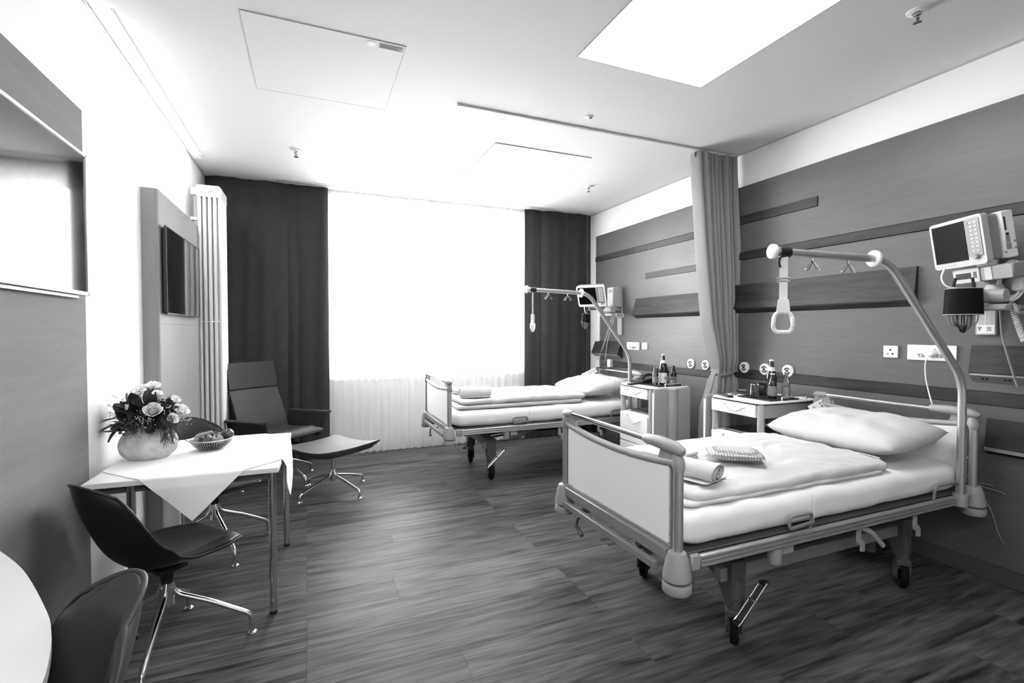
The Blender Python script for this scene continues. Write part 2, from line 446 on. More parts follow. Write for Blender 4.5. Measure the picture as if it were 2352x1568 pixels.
# right wall: grey veneer panels with recessed dark strips (each a piece of the wall)
PX = XR - .022
def rwall(name, y0, y1, z0, z1, proud, mt, b=.0015):
    return build(name, M().box(XR - proud, XR, y0, y1, z0, z1, b), mt, wr)
G = .002
# bands between the dark strips, near panel (y<3.26) and far panel (3.26..5.56)
bands = [(.10, .998), (1.072, 2.04)]
for z0, z1 in bands:
    rwall('veneer_panel', YR, 3.258, z0 + G, z1 - G, .022, K['panelwood'])
rwall('veneer_panel', YR, 2.4935, 2.11, 2.683, .022, K['panelwood'], 0)
rwall('veneer_panel', 2.4935, 3.258, 2.11, 2.352, .022, K['panelwood'], 0)
rwall('veneer_panel', 2.4935, 3.258, 2.43, 2.683, .022, K['panelwood'], 0)
rwall('dark_strip', 2.494, 3.258, 2.354, 2.428, .030, K['darkwood'])
rwall('dark_strip', YR, 3.258, 2.042, 2.106, .030, K['darkwood'])
rwall('dark_strip', YR, 3.258, 1.0, 1.07, .030, K['darkwood'])
bandsf = [(.10, .965), (2.395, 2.67)]
for z0, z1 in bandsf:
    rwall('veneer_panel', 3.262, 5.56, z0 + G, z1 - G, .022, K['panelwood'])
rwall('veneer_panel', 4.5175, 5.56, 1.03, 2.325, .022, K['panelwood'], 0)
rwall('veneer_panel', 3.262, 4.5175, 1.03, 2.005, .022, K['panelwood'], 0)
rwall('veneer_panel', 3.262, 4.5175, 2.07, 2.325, .022, K['panelwood'], 0)
rwall('dark_strip', 3.262, 5.56, 2.327, 2.393, .030, K['darkwood'])
rwall('dark_strip', 3.262, 4.516, 2.007, 2.068, .030, K['darkwood'])
rwall('dark_strip', 3.262, 5.20, .967, 1.028, .030, K['darkwood'])
rwall('veneer_panel', 5.202, 5.56, .967, 1.028, .022, K['panelwood'])

# left wall: ribbed wood panel near the camera
wp = build('ribbed_panel', M().box(XL, XL + .016, YR, 2.845, 0, 2.434, .002), K['leftwood'], bpy.data.objects['wall_left'])

# ================================================================== CEILING FITTINGS
def ceil_panel(label, x0, x1, y0, y1):
    t = thing('ceiling_light', label, 'ceiling light', ((x0 + x1) / 2, (y0 + y1) / 2, H))
    hx, hy = (x1 - x0) / 2, (y1 - y0) / 2
    build('diffuser', M().box(-hx, hx, -hy, hy, -.004, -.001), K['panel'], t)
    e = .006
    build('frame', M().box(-hx - e, -hx, -hy - e, hy + e, -.007, 0).box(hx, hx + e, -hy - e, hy + e, -.007, 0).box(-hx, hx, -hy - e, -hy, -.007, 0).box(-hx, hx, hy, hy + e, -.007, 0), K['jointgrey'], t)
    return t
ceil_panel('square white luminous ceiling panel above the nearer bed', 1.418, 2.32, 1.53, 2.43)
ceil_panel('square white luminous ceiling panel above the bed by the window', 1.44, 2.36, 3.81, 4.76)
ceil_panel('unseen white luminous ceiling panel added behind the camera as fill light', -.60, .40, -1.2, .10)  # out of view, added to brighten the sides that face the camera
t = thing('light_slot', 'long white recessed light strip in the ceiling beside the white wall', 'ceiling light', (-.92, 2.2, H))
build('diffuser', M().box(-.034, .034, .75, 2.85, -.004, -.001), K['slot'], t)
build('frame', M().box(-.040, -.034, .75, 2.85, -.007, 0).box(.034, .040, .75, 2.85, -.007, 0), K['white'], t)
t = thing('access_hatch', 'square ceiling access hatch with a small printed sticker in its corner', 'ceiling hatch', (.095, 3.13, H))
build('hatch_panel', M().box(-.402, .402, -.41, .41, -.003, -.0005, .001), K['ceiling'], t)
for a in ((-.406, -.402, -.414, .414), (.402, .406, -.414, .414), (-.402, .402, -.414, -.41), (-.402, .402, .41, .414)):
    build('hatch_joint', M().box(a[0], a[1], a[2], a[3], -.0035, 0), K['jointgrey'], t)
st = build('sticker', M().box(.262, .392, -.396, -.352, -.0045, -.003), K['inkgrey'], t, label='grey printed sticker strip')
build('print_line', M().box(.27, .385, -.388, -.383, -.0052, -.0045).box(.27, .36, -.376, -.371, -.0052, -.0045).box(.27, .375, -.364, -.359, -.0052, -.0045), K['ink'], st)
build('round_marker', M().lathe([(.026, -.0045), (.026, -.003)], 24, (.222, -.372, 0)), K['midgrey'], t, label='round grey sticker')
t = thing('air_slot_diffuser', 'long triple-slot air outlet in the ceiling in front of the window curtains', 'air vent', (1.33, 5.62, H))
build('frame', M().box(-1.66, 1.66, -.05, .05, -.004, -.0005, .001), K['ceiling'], t)
for i in (-1, 0, 1):
    build('slot', M().box(-1.655, 1.655, i * .028 - .005, i * .028 + .005, -.0046, -.004), K['grid'], t)
def sprinkler(label, x, y):
    t = thing('sprinkler', label, 'sprinkler', (x, y, H))
    build('escutcheon', M().lathe([(.045, 0), (.044, -.006), (.03, -.010), (.022, -.012), (.014, -.006), (.0001, -.006)], 24), K['white'], t)
    build('nozzle', M().lathe([(.012, -.005), (.012, -.016), (.016, -.018), (.016, -.024), (.008, -.028), (.008, -.034)], 16), K['chrome'], t)
    build('arm', M().tube(bend([(.011, 0, -.026), (.011, 0, -.042), (0, 0, -.056)], .006), .0025, 6).tube(bend([(-.011, 0, -.026), (-.011, 0, -.042), (0, 0, -.056)], .006), .0025, 6), K['chrome'], t)
    build('bulb', M().tube([(0, 0, -.034), (0, 0, -.056)], .003, 8), K['black'], t)
    build('deflector', M().lathe([(.018, -.056), (.018, -.059), (.004, -.062)], 18), K['darkchrome'], t)
sprinkler('small ceiling sprinkler above the reclining armchair', -.105, 4.633)
sprinkler('small ceiling sprinkler between the window bed and the window corner', 2.803, 4.567)
sprinkler('large looking chrome ceiling sprinkler above the head of the nearer bed', 2.757, 1.456)
t = thing('smoke_detector', 'tiny round white detector on the ceiling beyond the curtain track', 'detector', (1.892, 3.087, H))
build('base', M().lathe([(.03, 0), (.03, -.004), (.024, -.006), (.0001, -.006)], 24), K['white'], t)
build('sensor', M().lathe([(.012, -.005), (.011, -.012), (.006, -.015), (.0001, -.015)], 18, (.012, -.006, 0)), K['inkgrey'], t)
t = thing('emergency_spot', 'small square white ceiling fitting in the corner above the radiator', 'ceiling light', (-.93, 5.08, H))
build('plate', M().box(-.04, .04, -.1, .1, -.008, 0, .002), K['white'], t)
build('lens', M().box(-.03, .03, -.085, .085, -.011, -.007, .002), K['matwhite'], t)

# privacy curtain with its track
t = thing('curtain_track', 'thin white curtain track across the ceiling between the two beds', 'curtain track', (.958, 3.267, H))
build('rail', M().box(0, XR - .958 - .003, -.011, .011, -.013, -.001, .002), K['white'], t)
build('channel', M().box(.003, XR - .958 - .006, -.003, .003, -.0136, -.0125), K['jointgrey'], t)
build('end_cap', M().box(-.01, .004, -.013, .013, -.016, -.001, .003), K['white'], t)
t = thing('privacy_curtain', 'grey pleated privacy curtain gathered and tied against the right wall', 'curtain', (3.30, 3.27, 0))
def pc(u, v):
    # u: 0 top .. 1 bottom ; v across
    z = 2.955 - u * 2.945
    lo = [(2.955, -.235), (2.8, -.228), (2.0, -.15), (1.5, -.09), (1.06, .02), (.95, -.02), (.7, -.10), (0, -.15)]
    hi = [(2.955, .205), (2.8, .205), (2.0, .245), (1.5, .245), (1.06, .235), (.95, .235), (.7, .24), (0, .245)]
    def ip(T):
        for (a, b), (c, d) in zip(T, T[1:]):
            if c <= z <= a: k = (a - z) / (a - c); k = k * k * (3 - 2 * k) if abs(a - c) < .3 else k; return b + (d - b) * k
        return T[-1][1]
    x0, x1 = ip(lo), ip(hi)
    w = x1 - x0
    ph = v * 2 * PI * 9 + 1.2 * sin(3 * v + 2 * u) + .5 * sin(9 * v * 1.7 + 4 * u)
    amp = .046 + .014 * sin(7 * v + 1)
    g = math.exp(-((z - 1.04) / .07) ** 2)
    amp = amp * (1 - .45 * g)
    x = x0 + w * v + .010 * sin(ph * 1 + 1.3) * (w / .4)
    yy = amp * sin(ph) + .012 * sin(23 * v + 3 * u)
    return (x, yy, z)
build('cloth', M().sheet(pc, 90, 240, .002), K['privacy'], t, ang=70)
def hd(u, v):
    x = -.235 + .44 * v; ph = v * 2 * PI * 16
    return (x, .022 * sin(ph) , 2.957 - u * .045)
build('heading_tape', M().sheet(hd, 3, 200, .003), K['privacy'], t, ang=70)
tb = M().tube([(.128 + .118 * cos(a), .044 * sin(a), 1.035 + .018 * cos(a - .5)) for a in [2 * PI * i / 40 for i in range(40)]], .016, 8, closed=True, flat=((0, 0, 1), .35))
build('tieback', tb, K['privacy'], t)
build('tie_loop', M().tube(bez([(.02, -.02, 1.03), (-.03, -.04, 1.02), (-.05, -.04, .95), (-.075, -.03, .86)]), .009, 8), K['privacy'], t)
t = thing('tieback_hook', 'small round knob on the right wall holding the curtain tie', 'hook', (XR - .022, 3.22, 1.055))
build('knob', M().lathe([(.018, 0), (.018, .006), (.008, .01), (.008, .028), (.016, .032), (.016, .044), (.0001, .048)], 18, T=rot('Y', -PI / 2)), K['alu'], t)
build('screw', M().lathe([(.005, .048), (.003, .052), (.0001, .052)], 10, T=rot('Y', -PI / 2)), K['chrome'], t)

# ================================================================== WINDOW CURTAINS
def drape(label, x0, x1, seams, y=5.69, bottom=.012):
    t = thing('window_curtain', label, 'curtain', ((x0 + x1) / 2, y, 0))
    cx = (x0 + x1) / 2
    xs = [x0] + seams + [x1]
    for a, b in zip(xs, xs[1:]):
        wdt = b - a
        def fn(u, v, a=a, wdt=wdt):
            e = min(v, 1 - v) * wdt
            yy = .012 * sin(v * wdt * 17 + a * 5) + .006 * sin(v * wdt * 43 + u * 2) + .034 * math.exp(-e / .035)
            return (a - cx + wdt * v, yy, H - .004 - u * (H - .004 - bottom))
        build('panel', M().sheet(fn, 24, max(14, int(wdt * 90)), .003), K['drape'], t, ang=70)
    build('rail', M().box(x0 - cx, x1 - cx, .052, .072, H - .012, H - .001), K['white'], t)
    return t
drape('charcoal window curtain hanging behind the reclining armchair', XL + .01, .184, [-.217, -.119])
drape('charcoal window curtain in the corner behind the far bed monitor', 2.56, XR - .01, [2.784, 3.488])
def sheer(label, x0, x1, ph):
    t = thing('sheer_curtain', label, 'curtain', ((x0 + x1) / 2, 5.80, 0)); cx = (x0 + x1) / 2; w = x1 - x0
    def fn(u, v):
        q = v * w * 2 * PI / .085 + ph + 1.3 * sin(v * w * 7 + ph)
        a = .016 + .007 * sin(v * w * 11 + ph * 2)
        return (x0 - cx + w * v, a * sin(q) + .004 * sin(q * 2.7), H - .003 - u * (H - .003 - .006))
    build('cloth', M().sheet(fn, 10, int(w * 130)), K['sheer'], t, ang=80)
    build('hem', M().sheet(lambda u, v: (fn(0, v)[0], fn(0, v)[1] - .003, .006 + .05 * u), 1, int(w * 130)), K['sheer'], t, ang=80)
    build('heading', M().sheet(lambda u, v: (fn(0, v)[0], fn(0, v)[1] - .003, H - .09 + .085 * u), 1, int(w * 130)), K['sheer'], t, ang=80)
    return t
sheer('white sheer voile curtain on the armchair half of the window', -.05, 1.37, .3)
sheer('white sheer voile curtain on the far bed half of the window', 1.345, 2.72, 1.9)

# ================================================================== LEFT WALL: mirror-like screen, television column, radiator
t = thing('wall_screen', 'large dark glossy screen with a silver frame on the ribbed wood panel', 'screen', (XL + .016, 1.98, 1.893))
hy, hz = .80, .318
build('housing', M().box(.002, .026, -hy + .03, hy - .03, -hz - .0, hz - .02, .004), K['black'], t)
build('glass', M().box(.024, .031, -hy + .012, hy - .012, -hz + .016, hz - .012, .001), K['screen'], t)
fr = M().box(.012, .036, -hy, hy, hz - .014, hz, .002).box(.012, .036, -hy, -hy + .014, -hz, hz, .002).box(.012, .036, hy - .014, hy, -hz, hz, .002).box(.012, .036, -hy, hy, -hz, -hz + .018, .002)
build('frame', fr, K['alu'], t)
build('mounting_rail', M().box(0, .02, -hy + .06, hy - .06, -hz - .016, -hz, .002), K['black'], t)

t = thing('television_column', 'pale wood wall column with rounded edge that carries the television', 'column', (XL, 4.33, 0))
pts = [(0, -.605)]
for k in range(7):
    a = -PI / 2 + PI / 2 * k / 6; pts.append((.088 - .035 + .035 * cos(a), -.605 + .035 + .035 * sin(a)))
pts += [(.088, .6), (0, .6)]
build('veneer_face', M().prism(pts, 'z', 0.001, 2.322), K['tvwood'], t)
build('lower_panel_joint', M().box(.0872, .0884, -.565, .595, 1.46, 1.463), K['grid'], t)
t = thing('television', 'flat black television mounted on the pale wood column', 'television', (XL + .088, 4.28, 1.815))
build('housing', M().box(.004, .026, -.485, .485, -.275, .275, .004), K['black'], t)
build('glass', M().box(.0255, .0315, -.495, .495, -.283, .283, .001), K['screen'], t)
e = .006
build('bezel', M().box(.02, .0335, -.503, .503, .28, .286, .001).box(.02, .0335, -.503, .503, -.29, -.28, .001).box(.02, .0335, -.503, -.495, -.29, .286, .001).box(.02, .0335, .495, .503, -.29, .286, .001), K['black'], t)
build('badge', M().box(.0335, .0345, -.012, .012, -.2875, -.2835), K['alu'], t)

t = thing('radiator', 'tall white column radiator between the television column and the dark curtain', 'radiator', (-.815, 4.99, 0))
for k in range(6):
    yy = k * .05
    s_ = M()
    for i in range(5):
        xx = -.0785 + i * .03925
        s_.tube([(xx, yy, .16), (xx, yy, 2.66)], .0155, 10, flat=((1, 0, 0), 1.35))
    build('section', s_, K['white'], t)
    build('header', M().prism([(-.094, 0), (.075, 0), (.094, -.02), (.094, -.10), (-.094, -.10)], 'y', yy - .0235, yy + .0235).xf(tr(0, 0, 2.69)), K['white'], t)
    build('header', M().box(-.094, .094, yy - .0235, yy + .0235, .12, .2, .012), K['white'], t)
    build('web', M().box(-.094, .094, yy - .016, yy + .016, 1.488, 1.5, .003), K['white'], t)
build('plug', M().lathe([(.026, 0), (.026, .008), (.014, .012), (.014, .018), (.0001, .02)], 18, (0, -.0235, 2.655), T=rot('X', PI / 2)), K['white'], t)
build('valve', M().tube([(-.15, .04, 2.62), (-.09, .04, 2.62)], .014, 12).lathe([(.022, -.03), (.026, -.025), (.026, .03), (.018, .035)], 16, (-.125, .04, 2.64)), K['white'], t)
for zz in (.5, 2.4):
    build('bracket', M().box(-.166, -.09, .09, .12, zz, zz + .03, .003), K['white'], t)

# ================================================================== FURNITURE: chairs and tables
def swivel_base(t, r, h, lean, mt, hubr=.02, legr=.011, zfoot=.0, n=4, a0=0.0, drop=.09):
    """four tubular legs on a central column, upright foot pins with glides"""
    build('column', M().tube([(0, 0, h - .06), (0, 0, lean)], hubr, 16).tube([(0, 0, h - .1), (0, 0, h - .02)], hubr * 1.35, 16), mt, t)
    for k in range(n):
        a = a0 + 2 * PI * k / n
        P = bend([(hubr * .7, 0, h), (hubr * 1.6, 0, h - .055), (r * .5, 0, (h - .055) * .62 + drop * .38 * .9), (r - .004, 0, drop), (r, 0, .016)], .03)
        m = M().tube(P, legr, 10)
        leg = build('leg', m, mt, t, rz=a)
        build('glide', M().lathe([(.02, 0), (.021, .005), (.016, .011), (.006, .016), (.006, .03)], 16, (r, 0, 0)), mt, leg)
def shell_chair(name, label, loc, face, base, leather, pad_mat, rim_mat, h=.30):
    t = thing(name, label, 'chair', loc, face)
    prof = [(.245, .436), (.15, .432), (.04, .420), (-.06, .412), (-.14, .428), (-.20, .485), (-.243, .565), (-.278, .655), (-.308, .745), (-.330, .822)]
    wid = [.150, .205, .222, .228, .232, .230, .222, .208, .182, .130]
    def ip(T, s):
        s *= (len(T) - 1); i = min(int(s), len(T) - 2); f = s - i
        a, b, c, d = (T[max(i - 1, 0)], T[i], T[i + 1], T[min(i + 2, len(T) - 1)])
        q = lambda a, b, c, d: .5 * (2 * b + (c - a) * f + (2 * a - 5 * b + 4 * c - d) * f * f + (3 * b - a - 3 * c + d) * f ** 3)
        return q(a, b, c, d) if not isinstance(b, tuple) else tuple(q(*z) for z in zip(a, b, c, d))
    def fn(u, v, off=0.0, k=1.0):
        x, z = ip(prof, u); w = ip(wid, u) * k; s = 2 * v - 1
        # corners of the seat front and of the top rounded off
        back = min(1, max(0, (u - .45) / .25)); seat = 1 - back
        lift = seat * .055 * abs(s) ** 2.4 * min(1, max(0, (u - .02) * 3))
        mid = math.exp(-((u - .50) / .16) ** 2)
        wrap = (back * .075 + mid * .055) * s * s
        lift += mid * .020 * s * s - .05 * abs(s) ** 2.3 * min(1, max(0, (u - .72) / .28)) ** 2
        # droop of the front lip and the top
        return (x + wrap - off * .0, w * s, z + lift)
    th = .034
    build('shell', M().sheet(lambda u, v: fn(u, v), 44, 26, lambda u, v: -th * min(1, .45 + 6 * min(u, 1 - u, v, 1 - v))), leather, t, ang=60)
    def padf(u, v):
        p = Vector(fn(.012 + u * .42, .035 + v * .93)); e = min(u, 1 - u, v, 1 - v); p.z += .004 + .024 * min(1, e * 6) ** .5; return p
    build('seat_cushion', M().sheet(padf, 18, 18, -.012), pad_mat, t, ang=60)
    def backf(u, v):
        p = Vector(fn(.47 + u * .50, .05 + v * .90)); e = min(u, 1 - u, v, 1 - v); p.x += .003 + .014 * min(1, e * 6) ** .5; return p
    build('back_cushion', M().sheet(backf, 18, 16, -.010), pad_mat, t, ang=60)
    edge = [fn(i / 60, 0.0) for i in range(61)] + [fn(1, j / 16) for j in range(1, 16)] + [fn(1 - i / 60, 1.0) for i in range(61)] + [fn(0, 1 - j / 12) for j in range(1, 12)]
    build('piping', M().tube([Vector(p) + Vector((.002, 0, .003)) for p in edge], .0065, 8, closed=True), rim_mat, t, ang=60)
    build('seat_plate', M().box(-.06, .06, -.06, .06, .36, .386, .006).lathe([(.024, h), (.028, .34), (.05, .36)], 18), K['black'], t)
    swivel_base(t, .335, h, .37, K['chrome'], a0=base - face, legr=.0115)
    return t
shell_chair('dining_chair', 'black leather shell chair in front of the dining table with its back turned', (-.60, 2.549, 0), math.radians(42), math.radians(-2), K['leatherblack'], K['leathergrey'], K['leatherblack'])
shell_chair('dining_chair', 'grey leather shell chair on the far side of the dining table by the wall', (-.585, 3.60, 0), math.radians(-52), math.radians(-63), K['leather'], K['leathergrey'], K['leathergrey'])
shell_chair('dining_chair', 'grey stitched leather shell chair pulled up to the curved table in the bottom corner', (-.662, 1.25, 0), math.radians(213), math.radians(45), K['leathergrey'], K['leathergrey'], K['leathergrey'])

# dining table
TX0, TX1, TY0, TY1, TZ = -.925, -.140, 2.655, 3.53, .74
t = thing('dining_table', 'small white square dining table on chrome legs against the left wall', 'table', ((TX0 + TX1) / 2, (TY0 + TY1) / 2, 0), math.radians(-1.8))
hx, hy = (TX1 - TX0) / 2, (TY1 - TY0) / 2
build('tabletop', M().box(-hx, hx, -hy, hy, TZ - .025, TZ, .002), K['table'], t)
build('underframe', M().box(-hx + .05, hx - .05, -hy + .03, -hy + .05, TZ - .06, TZ - .025).box(-hx + .05, hx - .05, hy - .05, hy - .03, TZ - .06, TZ - .025)
      .box(-hx + .03, -hx + .05, -hy + .05, hy - .05, TZ - .06, TZ - .025).box(hx - .05, hx - .03, -hy + .05, hy - .05, TZ - .06, TZ - .025), K['darksteel'], t)
for sx in (-1, 1):
    for sy in (-1, 1):
        c = (sx * (hx - .032), sy * (hy - .032))
        lx = c[0] if sx > 0 else c[0] + .14
        lg = build('leg', M().tube([(lx, c[1], .012), (lx, c[1], TZ - .025)], .0175, 18), K['chrome'], t)
        build('foot_cap', M().lathe([(.0185, 0), (.0185, .014), (.0178, .014)], 18, (lx, c[1], 0)), K['black'], lg)
# tablecloth: a square laid diagonally so its corners hang over the edges
def cloth(u, v):
    s = .46
    a, b = (u * 2 - 1) * s, (v * 2 - 1) * s
    x, yv = (a - b) * .7071, (a + b) * .7071
    x += .03
    z = TZ + .0022 + .0006 * sin(x * 30 + yv * 17)
    dx = max(0, abs(x) - (hx + .003)); dy = max(0, abs(yv) - (hy + .003))
    if dx > 0 or dy > 0:
        d = max(dx, dy)
        if dx >= dy:
            sg = 1 if x > 0 else -1
            x = sg * (hx + .004 + .012 * min(1, d / .05) + .02 * d); z -= d
            x += sg * .008 * sin(yv * 16) * min(1, d / .1)
        else:
            sg = 1 if yv > 0 else -1
            yv = sg * (hy + .004 + .010 * min(1, d / .05) + .02 * d); z -= d
            yv += sg * .008 * sin(x * 14 + .6) * min(1, d / .1)
    if x < -hx + .005: x = -hx + .005; z = TZ + .003
    return (x, yv, z)
t2 = build('tablecloth', M().sheet(cloth, 130, 130, .0016), K['cloth'], None, ang=60, loc=((TX0 + TX1) / 2, (TY0 + TY1) / 2, 0), rz=math.radians(-1.8))
tag(t2, 'white tablecloth laid diagonally on the dining table with hanging corners', 'tablecloth')

# curved-edge table, bottom corner of the picture
t = thing('side_table', 'pale table top with a curved edge in the bottom corner, against the ribbed panel', 'table', (XL + .018, 1.0, 0))
edge = bez([(0, 1.055), (.066, .978), (.21, .777), (.365, .505), (.418, .392), (.452, .298), (.481, .193), (.512, .02), (.52, -.2), (.49, -.5), (.38, -.85), (.2, -1.1), (0, -1.25)], 6)
build('tabletop', M().prism([(p.x, p.y) for p in edge], 'z', .712, .74), K['roundtop'], t)
build('column', M().tube([(.2, -.1, .03), (.2, -.1, .712)], .035, 20), K['chrome'], t)
build('foot_plate', M().lathe([(.19, 0), (.19, .008), (.16, .016), (.05, .03), (.036, .04)], 40, (.2, -.1, 0)), K['chrome'], t)

# reclining armchair and footstool
ang = math.radians(-53)
t = thing('armchair', 'dark grey high-backed reclining swivel armchair before the charcoal curtain', 'armchair', (-.285, 5.035, 0), math.radians(-50))
def seatf(u, v):
    x = .30 - .56 * u; s = 2 * v - 1
    z = .43 - .035 * u + .02 * math.exp(-((u - .0) / .12) ** 2) - .02 * (1 - s * s) * sin(PI * u)
    return (x, .255 * s, z)
def ftk(th): return lambda u, v: -th * min(1, .3 + 7 * min(u, 1 - u, v, 1 - v))
build('seat', M().sheet(seatf, 26, 18, ftk(.085)), K['leather'], t, ang=60)
def backf(u, v):
    s = 2 * v - 1
    x = -.20 - .19 * u + .012 * sin(PI * u); z = .40 + .45 * u
    return (x + .028 * s * s, (.255 - .008 * u) * s, z)
build('backrest', M().sheet(backf, 24, 18, ftk(-.06)), K['leather'], t, ang=60)
def headf(u, v):
    s = 2 * v - 1
    return (-.378 - .055 * u + .028 * s * s, .248 * s, .862 + .245 * u)
build('headrest', M().sheet(headf, 16, 18, ftk(-.075)), K['leather'], t, ang=60)
for sg in (-1, 1):
    def armf(u, v, sg=sg):
        # v 0 at the seat, 1 at the lip of the armrest
        x = .22 - .50 * u
        if v < .75: k = v / .75; return (x + .05 * k * (1 - u), sg * (.265 + .055 * k), .40 + .225 * k - .02 * u)
        k = (v - .75) / .25; return (x + .05 * (1 - u), sg * (.32 + .06 * k), .625 - .02 * u + .008 * sin(PI * k))
    build('armrest', M().sheet(armf, 16, 20, .018 * sg), K['leather'], t, ang=55)
build('seat_plate', M().box(-.16, .14, -.13, .13, .325, .352, .008), K['black'], t)
swivel_base(t, .36, .26, .34, K['chrome'], hubr=.026, legr=.012, a0=math.radians(0), drop=.075)
t = thing('footstool', 'dark grey leather footstool with chrome swivel base before the armchair', 'footstool', (.170, 4.505, 0), ang)
def stf(u, v):
    a, s = 2 * u - 1, 2 * v - 1
    return (.285 * a, .275 * s, .405 + .035 * a * a * (1 if a > 0 else .55) - .012 * (1 - s * s))
build('cushion', M().sheet(stf, 24, 20, ftk(.055)), K['leathergrey'], t, ang=60)
build('mount', M().box(-.11, .11, -.09, .09, .335, .352, .005), K['black'], t)
swivel_base(t, .335, .20, .345, K['chrome'], hubr=.019, legr=.011, a0=0, drop=.06)

# ================================================================== HOSPITAL BEDS (local: x from foot to head, y across, camera side negative)
BL = 2.07
def bed_end(t, x, name, panel_top, sgn):
    """one end board: white panel, curved plastic rail, chrome top rail, posts"""
    sag = .034
    def zc(y): return .900 - sag * (1 - (y / .45) ** 2)
    poly = [(-.405, .572), (.405, .572)] + [(y, zc(y) - .012) for y in [.405 - .81 * i / 20 for i in range(21)]]
    root = build(name, M().prism(poly, 'x', x - .011, x + .011), K['matwhite'], t, ang=30)
    build('curved_rail', M().tube([(x, -.45 + .9 * i / 30, zc(-.45 + .9 * i / 30)) for i in range(31)], .0175, 12), K['greyplastic'], root)
    build('top_rail', M().tube([(x, -.40, .958), (x, .42, .958)], .0145, 16), K['chrome'], root)
    near = M().tube([(x, -.475, .945), (x, -.468, .948), (x, -.43, .956), (x, -.33, .962), (x, -.255, .960), (x, -.245, .959)], [.012, .02, .027, .026, .021, .018], 16)
    build('hand_grip', near, K['greyplastic'], root)
    def cap(sg, n0):
        m = M().tube([(x, sg * .45, .868), (x, sg * .45, .888), (x, sg * .45, .905), (x, sg * .445, .93), (x, sg * .44, .958)], [.021, .025, .024, .019, .016], 16)
        if sg > 0: m.tube([(x, .38, .958), (x, .40, .958), (x, .455, .956), (x, .47, .952)], [.018, .021, .021, .012], 14)
        m.prism([(sg * .45, .955), (sg * .37, .955), (sg * .352, .935), (sg * .335, zc(.33)), (sg * .45, .885)], 'x', x - .010, x + .010)
        return m
    for sg in (-1, 1): build('end_cap', cap(sg, 0), K['greyplastic'], root)
    for sg in (-1, 1):
        build('post', M().tube([(x, sg * .45, .545), (x, sg * .45, .885)], .0195, 16), K['alu'], root)
        build('inner_post', M().tube([(x, sg * .418, .565), (x, sg * .418, .875)], .009, 10), K['midgrey'], root)
        build('spacer', M().box(x - .006, x + .006, sg * .395, sg * .43, .60, .612, .002).box(x - .006, x + .006, sg * .395, sg * .43, .70, .712, .002), K['alu'], root)
    return root
